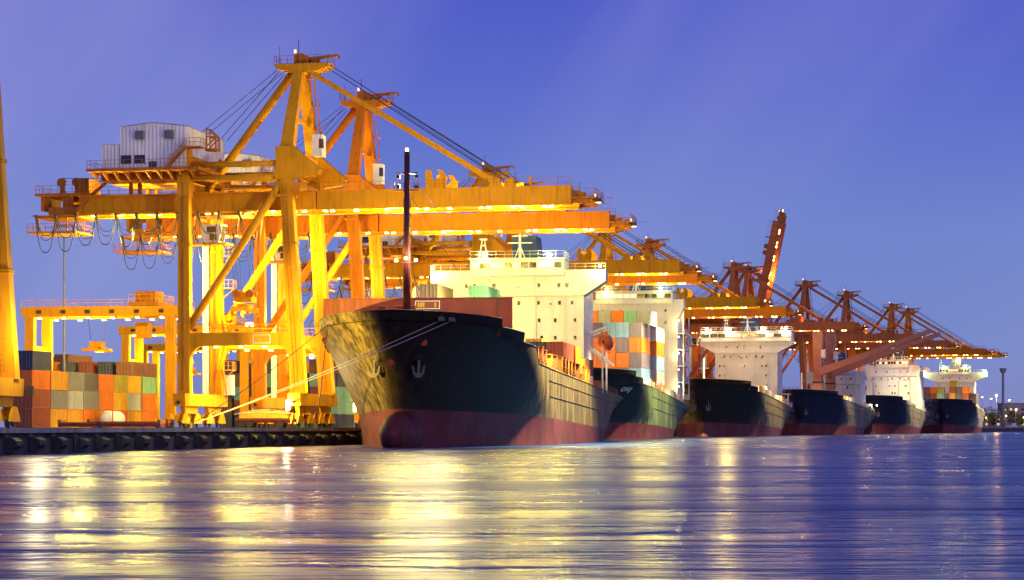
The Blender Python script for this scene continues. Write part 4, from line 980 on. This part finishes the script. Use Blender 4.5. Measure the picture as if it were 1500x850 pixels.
# ------------------------------------------------------------------ mooring lines and bollards
def sag(a, b, s, n=14):
    a, b = Vector(a), Vector(b); return [a+(b-a)*i/n-Vector((0,0,s*4*(i/n)*(1-i/n))) for i in range(n+1)]
def bollard(p, label):
    r = empty('bollard', p)
    MB().tube((0,0,0),(0,0,.42),.17,10).tube((0,0,.42),(.0,0,.6),.30,10,.24).build('post','steel',r); MB().tube((0,0,0),(0,0,.06),.34,10).build('base_flange','steel',r)
    tag(r,label,'bollard','bollards on the quay edge'); return p
pa = qpt(251,-.9,QZ); pb = qpt(296,-.9,QZ)
bollard(pa,'low iron bollard on quay edge holding the two pale ropes'); bollard(pb,'low iron bollard on quay edge holding the dark steep ropes')
for yy in (196,222,318): bollard(qpt(yy,-.9,QZ),'empty low iron bollard on the quay edge with no rope')
def line(a, b, s, lab, m='rope', rr=.045):
    mb = MB().path(sag(a,b,s), rr, 5); o = mb.build('mooring_line', m, None, True); tag(o,lab,'rope','mooring lines of the black ship')
for i,(yy,lab) in enumerate(((3.2,'pale mooring rope stretched across the black bow, upper of the pair'),(4.3,'pale mooring rope stretched across the black bow, lower of the pair'))):
    z = zd1(yy)-.75; line(T1@Vector((side1(yy,z)+.15,yy-.1,z)), pa+Vector((0,0,.4)), .35, lab)
for i,(yy,tgt,lab) in enumerate(((6.8,pa,'dark mooring rope from quay side fairlead to the bollard with pale ropes'),(7.6,pb,'dark mooring rope dropping steeply from quay side fairlead'))):
    z = zd1(yy)-.75; line(T1@Vector((-side1(yy,z)-.15,yy-.1,z)), tgt+Vector((0,0,.4)), .5, lab, 'wire', .05)

# ------------------------------------------------------------------ container yard
def yard_stack(y, off, cols, desc, group, L=6.06, H=2.59, dz=0, skip=0):
    t = TH(y); p = qpt(y, off, QZ+.03)
    n = len(cols)
    for k, c in enumerate(cols):
        if k < skip: continue
        container(f'{c} container, {tier(k,n)} of {desc}', p+Vector((random.uniform(-.06,.06),random.uniform(-.06,.06),k*(H+.01))), math.pi/2-t+random.uniform(-.004,.004), c, L, H, group)
G1 = 'container stacks beside the crane leg'
y1 = 297.0; off1 = -41.5
row = [(['rust red','rust red','orange','navy blue'],'the four-high quay stack topped by navy blue'),
       (['ochre','grey','ochre'],'the three-high ochre and grey stack'),
       (['ochre','silver','grey'],'the silver and grey stack beside the ochre stack'),
       (['orange','grey','dark grey'],'the dark grey topped stack near the tank container'),
       (['ochre','orange','orange'],'the orange and ochre stack behind the tank container'),
       (['orange','yellow','olive'],'the olive topped stack past the tank container'),
       (['ochre','silver','yellow'],'the yellow topped stack by the crane leg'),
       (['orange','orange','mint green'],'the mint topped stack behind the golden crane leg')]
for i,(cols,desc) in enumerate(row):
    yard_stack(y1+6.35*i*math.cos(TH(y1)), off1, cols, desc, G1)
for i,(c,d) in enumerate((('mint green','back-row stack with mint top'),('orange','back-row stack with orange top'),('dark grey','back-row stack with dark grey top'),('rust red','back-row stack with rust red top'),('navy blue','back-row stack with navy top'),('brown','back-row stack with brown top'))):
    yard_stack(352, -62+9*i*0+3.1*i, ['brown','orange','grey','brown'][:3]+[c], d, 'back row of the container yard', 12.19, 2.59, skip=2)
rd = random.Random(11)
names = ['first','second','third','fourth','fifth','sixth','seventh','eighth']
pal = ['rust red','mint green','dark grey','brown','orange','navy blue','rust red','purple grey']
for i in range(8):
    n = [5,4,6,5,5,4,5,5][i]
    yard_stack(430+rd.uniform(-1,1), -55+3.0*i, [pal[(i*3+k*2+rd.randint(0,2))%8] for k in range(n)], f'the {names[i]} column, from the yard, between the crane legs', 'container block seen between crane legs', 12.19, 2.59)
for i in range(6):
    n = [4,5,4,5,4,3][i]
    yard_stack(392, -52+3.0*i-30, [pal[(i*5+k*3)%8] for k in range(n)], f'the {names[i]} column, from the yard, under the far gantry', 'deep yard block under gantry', 12.19, 2.59, skip=1)
# tank container in its frame
def tank():
    y = y1+6.35*3.4; p = qpt(y,-38.2,QZ+.03); t = TH(y); r = empty('tank_container', p, math.pi/2-t)
    f = MB()
    for x in (-3.03,2.9):
        for yy in (-1.22,1.1): f.box(x,x+.13,yy,yy+.12,0,2.59)
        f.box(x,x+.13,-1.1,1.1,0,.12); f.box(x,x+.13,-1.1,1.1,2.47,2.59)
    for yy in (-1.2,1.12):
        f.box(-2.9,2.9,yy,yy+.08,.02,.12); f.box(-2.9,2.9,yy,yy+.08,2.48,2.58)
    f.build('frame','orange' if False else CM['orange'],r)
    m = MB(); n = 20; prof = [(-2.95,.2),(-2.85,.7),(-2.6,1.0),(-2.2,1.1),(2.2,1.1),(2.6,1.0),(2.85,.7),(2.95,.2)]; vs=[]; fs=[]
    for xx, rr in prof:
        for i in range(n): a=2*math.pi*i/n; vs.append((xx,rr*math.cos(a),1.3+rr*math.sin(a)))
    for i in range(len(prof)-1):
        for j in range(n): fs.append((i*n+j,i*n+(j+1)%n,(i+1)*n+(j+1)%n,(i+1)*n+j))
    fs.append(tuple(range(n-1,-1,-1))); m.add(vs,fs); m.build('tank','white',r,True)
    tag(r,'white cylindrical tank container in an open orange frame','tank container')
tank()
# flat racks lying on the quay
def flat_rack(y, off, z, lab, L=11.5):
    p = qpt(y,off,QZ+z); t = TH(y); r = empty('flat_rack', p, -t+R(6))
    b = MB().box(-L/2,L/2,-1.25,1.25,.55,.75).build('platform','rust_st',r)
    for yy in (-1.2,1.05): MB().box(-L/2,L/2,yy,yy+.15,.12,.55).build('side_beam','red',r)
    for x in [-L/2+.2+i*(L-.6)/5 for i in range(6)]: MB().box(x,x+.3,-1.04,1.04,.1,.54).build('cross_member','red',r)
    for x in (-L/2,L/2-.4):
        MB().box(x,x+.4,-1.25,1.25,.76,1.05).build('folded_end','rust_st',r)
    tag(r,lab,'flat rack','flat racks lying on the quay')
flat_rack(292,-28,0,'long rust brown flat rack lying on the quay, lowest and longest',14); flat_rack(297,-27.5,.1,'rust brown flat rack lying on the quay just behind the longest one',11.2)
# covered trailer under the golden crane
def trailer():
    y = 318; p = qpt(y,-15,QZ); t = TH(y); r = empty('flatbed_trailer', p, -t)
    MB().box(-4.2,4.2,-1.2,1.2,1.05,1.35).box(-4.2,4.2,-.9,-.6,.7,1.05).box(-4.2,4.2,.6,.9,.7,1.05).build('bed','red',r)
    for x in (-3.2,-2.1,2.4):
        for s in (-1,1): MB().tube((x,s*.8,.5),(x,s*1.2,.5),.5,12).build('wheel','rubber',r)
    m = MB(); n=9; vs=[]; fs=[]
    rd_ = random.Random(2)
    for i in range(15):
        x = -3.6+7.2*i/14
        for j in range(n):
            a = math.pi*j/(n-1); vs.append((x,1.1*math.cos(a),1.36+ (1.0+.18*rd_.random())*math.sin(a)**.7*(1-.25*abs(i-7)/7)))
    for i in range(14):
        for j in range(n-1): fs.append((i*n+j,(i+1)*n+j,(i+1)*n+j+1,i*n+j+1))
    m.add(vs,fs); m.build('tarpaulin_load','tarp',r,True)
    for s in (-1,1):
        MB().path([(-4.4,s*1.15,1.9),(-2,s*1.15,2.45),(0,s*1.15,2.6),(2,s*1.15,2.45),(4.4,s*1.15,1.9)],.06,5).build('load_bar','ship_white',r)
    tag(r,'flatbed trailer with a yellow tarpaulin load parked under the golden crane','trailer')
trailer()

# ------------------------------------------------------------------ yard gantry cranes
def gantry(y, off, label, lv, hz=18.0, span=22.0):
    p = qpt(y,off,QZ); t = TH(y); r = empty('yard_gantry', p, -t); a = span/2
    for sx in (-1,1):
        for sy in (-1,1):
            MB().beam((sx*a,sy*3.6,1.9),(sx*(a-.1),sy*3.3,hz-1.5),1.0,1.4).build('leg','crane',r)
        sb = MB().box(sx*a-.5,sx*a+.5,-5.2,5.2,1.2,2.1).build('sill_beam','crane',r)
        for yy in (-4.6,-3.3,3.3,4.6): MB().tube((sx*a-.3,yy,.65),(sx*a+.3,yy,.65),.65,14).build('tyre','rubber',sb)
        MB().box(sx*a-.4,sx*a+.4,-2.8,2.8,hz-6.6,hz-5.8).build('leg_tie','crane',r)
    for sy in (-1,1):
        g = MB().box(-a-1.2,a+1.2,sy*3.3-.5,sy*3.3+.5,hz-1.5,hz).build('girder','crane',r)
        MB().rail([(-a-1.2,sy*3.75,hz),(a+1.2,sy*3.75,hz)],1.0,1.8,.04).build('railing','crane',g)
        for x in [-a+1.6+i*(span-3)/5 for i in range(6)]:
            obj('floodlight', FLW, g, (x,sy*3.3,hz-1.52))
            MB().box(x-.35,x+.35,sy*3.3-.72,sy*3.3-.502,hz-1.0,hz-.5).build('panel_box','steel',g)
    tr = MB().box(a-6.5,a-2,-3.6,3.6,hz+.1,hz+.6).box(a-6,a-3,-2,2,hz+.6,hz+2.3).tube((a-5.4,-2.6,hz+1.5),(a-5.4,2.6,hz+1.5),.5,10).build('trolley','crane_rust',r)
    MB().rail([(a-6.5,-3.6,hz+.6),(a-2,-3.6,hz+.6),(a-2,3.6,hz+.6)],1.1,.9,.05).build('trolley_rail','crane',tr)
    MB().box(a-6.3,a-4.4,-1.0,1.0,hz-4.6,hz-2.3).build('operator_cab','crane',tr)
    sp = MB().box(-2,-1.4,-3,3,11.6,12.1).box(-3,-.4,-3.1,-2.8,11.4,11.9).box(-3,-.4,2.8,3.1,11.4,11.9).box(-2.6,-.8,-1,1,12.1,12.9).build('spreader','crane',tr)
    MB().tube((-2.4,-.8,12.9),(-3,-.8,hz),.04,4).tube((-1,.8,12.9),(-.6,.8,hz),.04,4).build('hoist_rope','wire',tr)
    light(r,(-4,-.5,hz-4.2),9500*lv,WARM,.5,spec=.02); light(r,(5,-.5,hz-4.2),9500*lv,WARM,.5,spec=.03)
    light(r,(-a+4.5,.5,10.0),3000*lv,WARM,.4,spec=.03)
    tag(r,label,'gantry crane','yard gantry cranes'); return r
gantry(330,-43,'bright yellow yard gantry standing over the navy-topped container stack',1.0)
gantry(392,-51,'yellow yard gantry behind the brightest gantry, partly hidden by its legs',1.0)
gantry(560,-62,'orange yard gantry far back, seen between the golden crane legs',.9)
gantry(470,-78,'orange yard gantry far back above the dark grey containers',.7)

# lighting masts in the yard
def light_mast(p, h, label, n=4, lv=1.0, lm='lens_o'):
    r = empty('lighting_mast', p)
    MB().tube((0,0,0),(0,0,h),.22,8,.12).build('pole','grey',r)
    MB().box(-1.6,1.6,-.12,.12,h-.15,h+.1).build('crossarm','grey',r)
    for i in range(n):
        x = -1.4+2.8*i/(n-1); g = MB().cbox((x,0,h-.35),(.5,.4,.3)); g.add([(x-.2,-.21,h-.48),(x+.2,-.21,h-.48),(x+.2,-.21,h-.25),(x-.2,-.21,h-.25)],[(0,1,2,3)],1); g.disc((x,0,h-.51),.18,(0,0,-1),8,1)
        g.build('lamp_head',['steel',lm],r)
    if lv: light(r,(0,-.8,h-1.1),16000*lv,SOD,.5)
    tag(r,label,'lighting mast','yard lighting masts')
light_mast(qpt(345,-56,QZ), 32, 'tall thin grey mast rising above the yard gantry to the crane service platform', 4, 0, 'grey')
light_mast(qpt(372,-33,QZ), 17.5, 'lighting mast with four orange lamps between the golden crane legs', 4, 1.0)
light_mast(qpt(300,-60,QZ), 24, 'lighting mast behind the near crane leg', 4, .9)
light_mast(qpt(455,-33,QZ), 22, 'lighting mast behind the ship bridge', 4, .8)
light_mast(qpt(640,-30,QZ), 22, 'lighting mast behind the four-lamp bridge', 4, .8)

# ------------------------------------------------------------------ far background
mb = MB(); mb.add([(-400,1500,2.4),(900,1480,2.4),(2500,1480,2.4),(2500,9000,2.4),(-400,9000,2.4)],[(0,1,2,3,4)]); mb.add([(265,1500,2.4),(265,1500,-.5),(2500,1480,-.5),(2500,1480,2.4)],[(0,1,2,3)])
tag(mb.build('far_bank','asphalt'), kind='structure')
def far_tower():
    r = empty('control_tower',(312,1435,2)); r.location=(313,1436,0)
    MB().tube((0,0,0),(0,0,38),.95,14,.75).build('shaft','house',r,True); MB().tube((0,0,37),(0,0,39.5),1.5,14,2.2).tube((0,0,39.5),(0,0,40),2.3,14).build('head','house',r)
    MB().box(-5,5,-5,5,-1,2.6).build('footing','house',r)
    tag(r,'tall slender round tower with flared head beyond the last ship','tower')
far_tower()
def far_building(x, y, w, d, h, lab, n):
    r = empty('far_building',(x,y,2.4)); MB().box(-w/2,w/2,0,d,0,h).build('wall','house',r); MB().box(-w/2-.4,w/2+.4,-.4,d+.4,h,h+.6).build('roof','grey',r)
    rd = random.Random(n); cols = int(w/4); rows_ = int(h/3.4)
    for i in range(cols):
        for k in range(rows_):
            xx = -w/2+2+i*4; f = MB().box(xx-.9,xx+.9,-.12,.1,1.2+3.4*k,2.9+3.4*k).build('window','grey',r); MB().box(xx-.75,xx+.75,-.16,-.1,1.35+3.4*k,2.75+3.4*k).build('pane','lit' if rd.random()<.5 else 'glass',f)
    tag(r,lab,'building')
far_building(322,1515,26,14,9,'low wide lit building on the far bank behind the trees',1); far_building(350,1540,30,14,16,'taller lit building on the far bank',2); far_building(303,1560,18,12,7,'small low building on the far bank next to the tower',3)
def far_tree(x, y, h, n, lab):
    rd = random.Random(n); r = empty('far_tree',(x,y,2.3)); MB().tube((0,0,0),(0,0,h*.6),.3,6,.12).build('trunk','bark',r)
    m = MB()
    for i in range(260):
        a = rd.uniform(0,6.28); q = rd.random()**.5; zz = rd.uniform(-1,1); rr = q*math.sqrt(max(0,1-zz*zz)); c = Vector((math.cos(a)*rr*h*.42,math.sin(a)*rr*h*.42,h*.62+zz*h*.38)); s = rd.uniform(.35,.8)
        u = Vector((rd.uniform(-1,1),rd.uniform(-1,1),rd.uniform(-1,1))).normalized(); v = u.orthogonal().normalized(); m.add([c+u*s,c+v*s,c-u*s,c-v*s*.6],[(0,1,2,3)])
    m.build('crown','tree',r); tag(r,lab,'tree','trees on the far bank')
for i in range(12): far_tree(298+i*5.6+random.uniform(-1.5,1.5),1496+random.uniform(-8,6),random.uniform(8,14),i+20,'dark rounded tree on the far bank beside the lamps')
for i,(x,h,c,lv) in enumerate(((305,9,'lens_o',.1),(318,20.5,'lens_o',1.6),(331,11,'lens_o',.15),(343,14,'lens_w',.15),(325,7,'lens_w',0),(337,6,'lens_w',0),(312,6,'lens_w',0))):
    p = (x,1478+i,2.4); r = empty('bank_lamp',p); MB().tube((0,0,0),(0,0,h),.15,6).build('pole','grey',r); MB().tube((0,0,h),(0,0,h+.9),.7 if i==1 else .45,8).build('lamp_globe',c,r)
    if lv: light(r,(0,-1.2,h+.4),16000*lv,SOD if c=='lens_o' else WARM,.6)
    tag(r,['short orange lamp post on the far bank next to the last ship','tallest bright orange lamp post on the far bank below the tower','orange lamp post between far trees','tall pale lamp post by the far buildings','low lamp post at the water edge under the tallest lamp','low lamp post at the water edge by the small boat','low lamp post at the water edge next to the tower'][i],'lamp post','lamp posts on the far bank')
for i in range(14):
    p = (296+i*4.1+random.uniform(-1,1),1500+random.uniform(0,60),2.4); h = random.choice([17,18,19,20]) if i%2 else random.uniform(5,9); r = empty('street_light',p)
    MB().tube((0,0,0),(0,0,h),.12,5).build('pole','grey',r); MB().box(-.5,.5,-.4,.2,h,h+.5).build('lamp_head',random.choice(['lens_o','lens_w']),r)
    tag(r,'small street light among the buildings on the far bank','street light','street lights on the far bank')
def small_boat(x, y, lab, s=1.0):
    r = empty('small_boat',(x,y,0)); r.scale = (s,s,s)
    MB().prism([(-5,.0),(5,.0),(6.5,1.7),(5.5,1.5),(-5.5,1.3)],1,-1.6,1.6).build('hull','ship_white',r); MB().box(-3.5,2.5,-1.3,1.3,1.35,3.0).build('cabin','ship_white',r); MB().box(-.5,2,-1.1,1.1,3.0,4.4).build('wheelhouse','ship_white',r)
    for xx in (-2.8,-1.6,-.4,.8): MB().box(xx-.35,xx+.35,-1.34,-1.28,1.9,2.5).build('window','glass',r)
    tag(r,lab,'boat')
small_boat(318,1432,'small white launch floating off the far bank below the lamps',1.15)
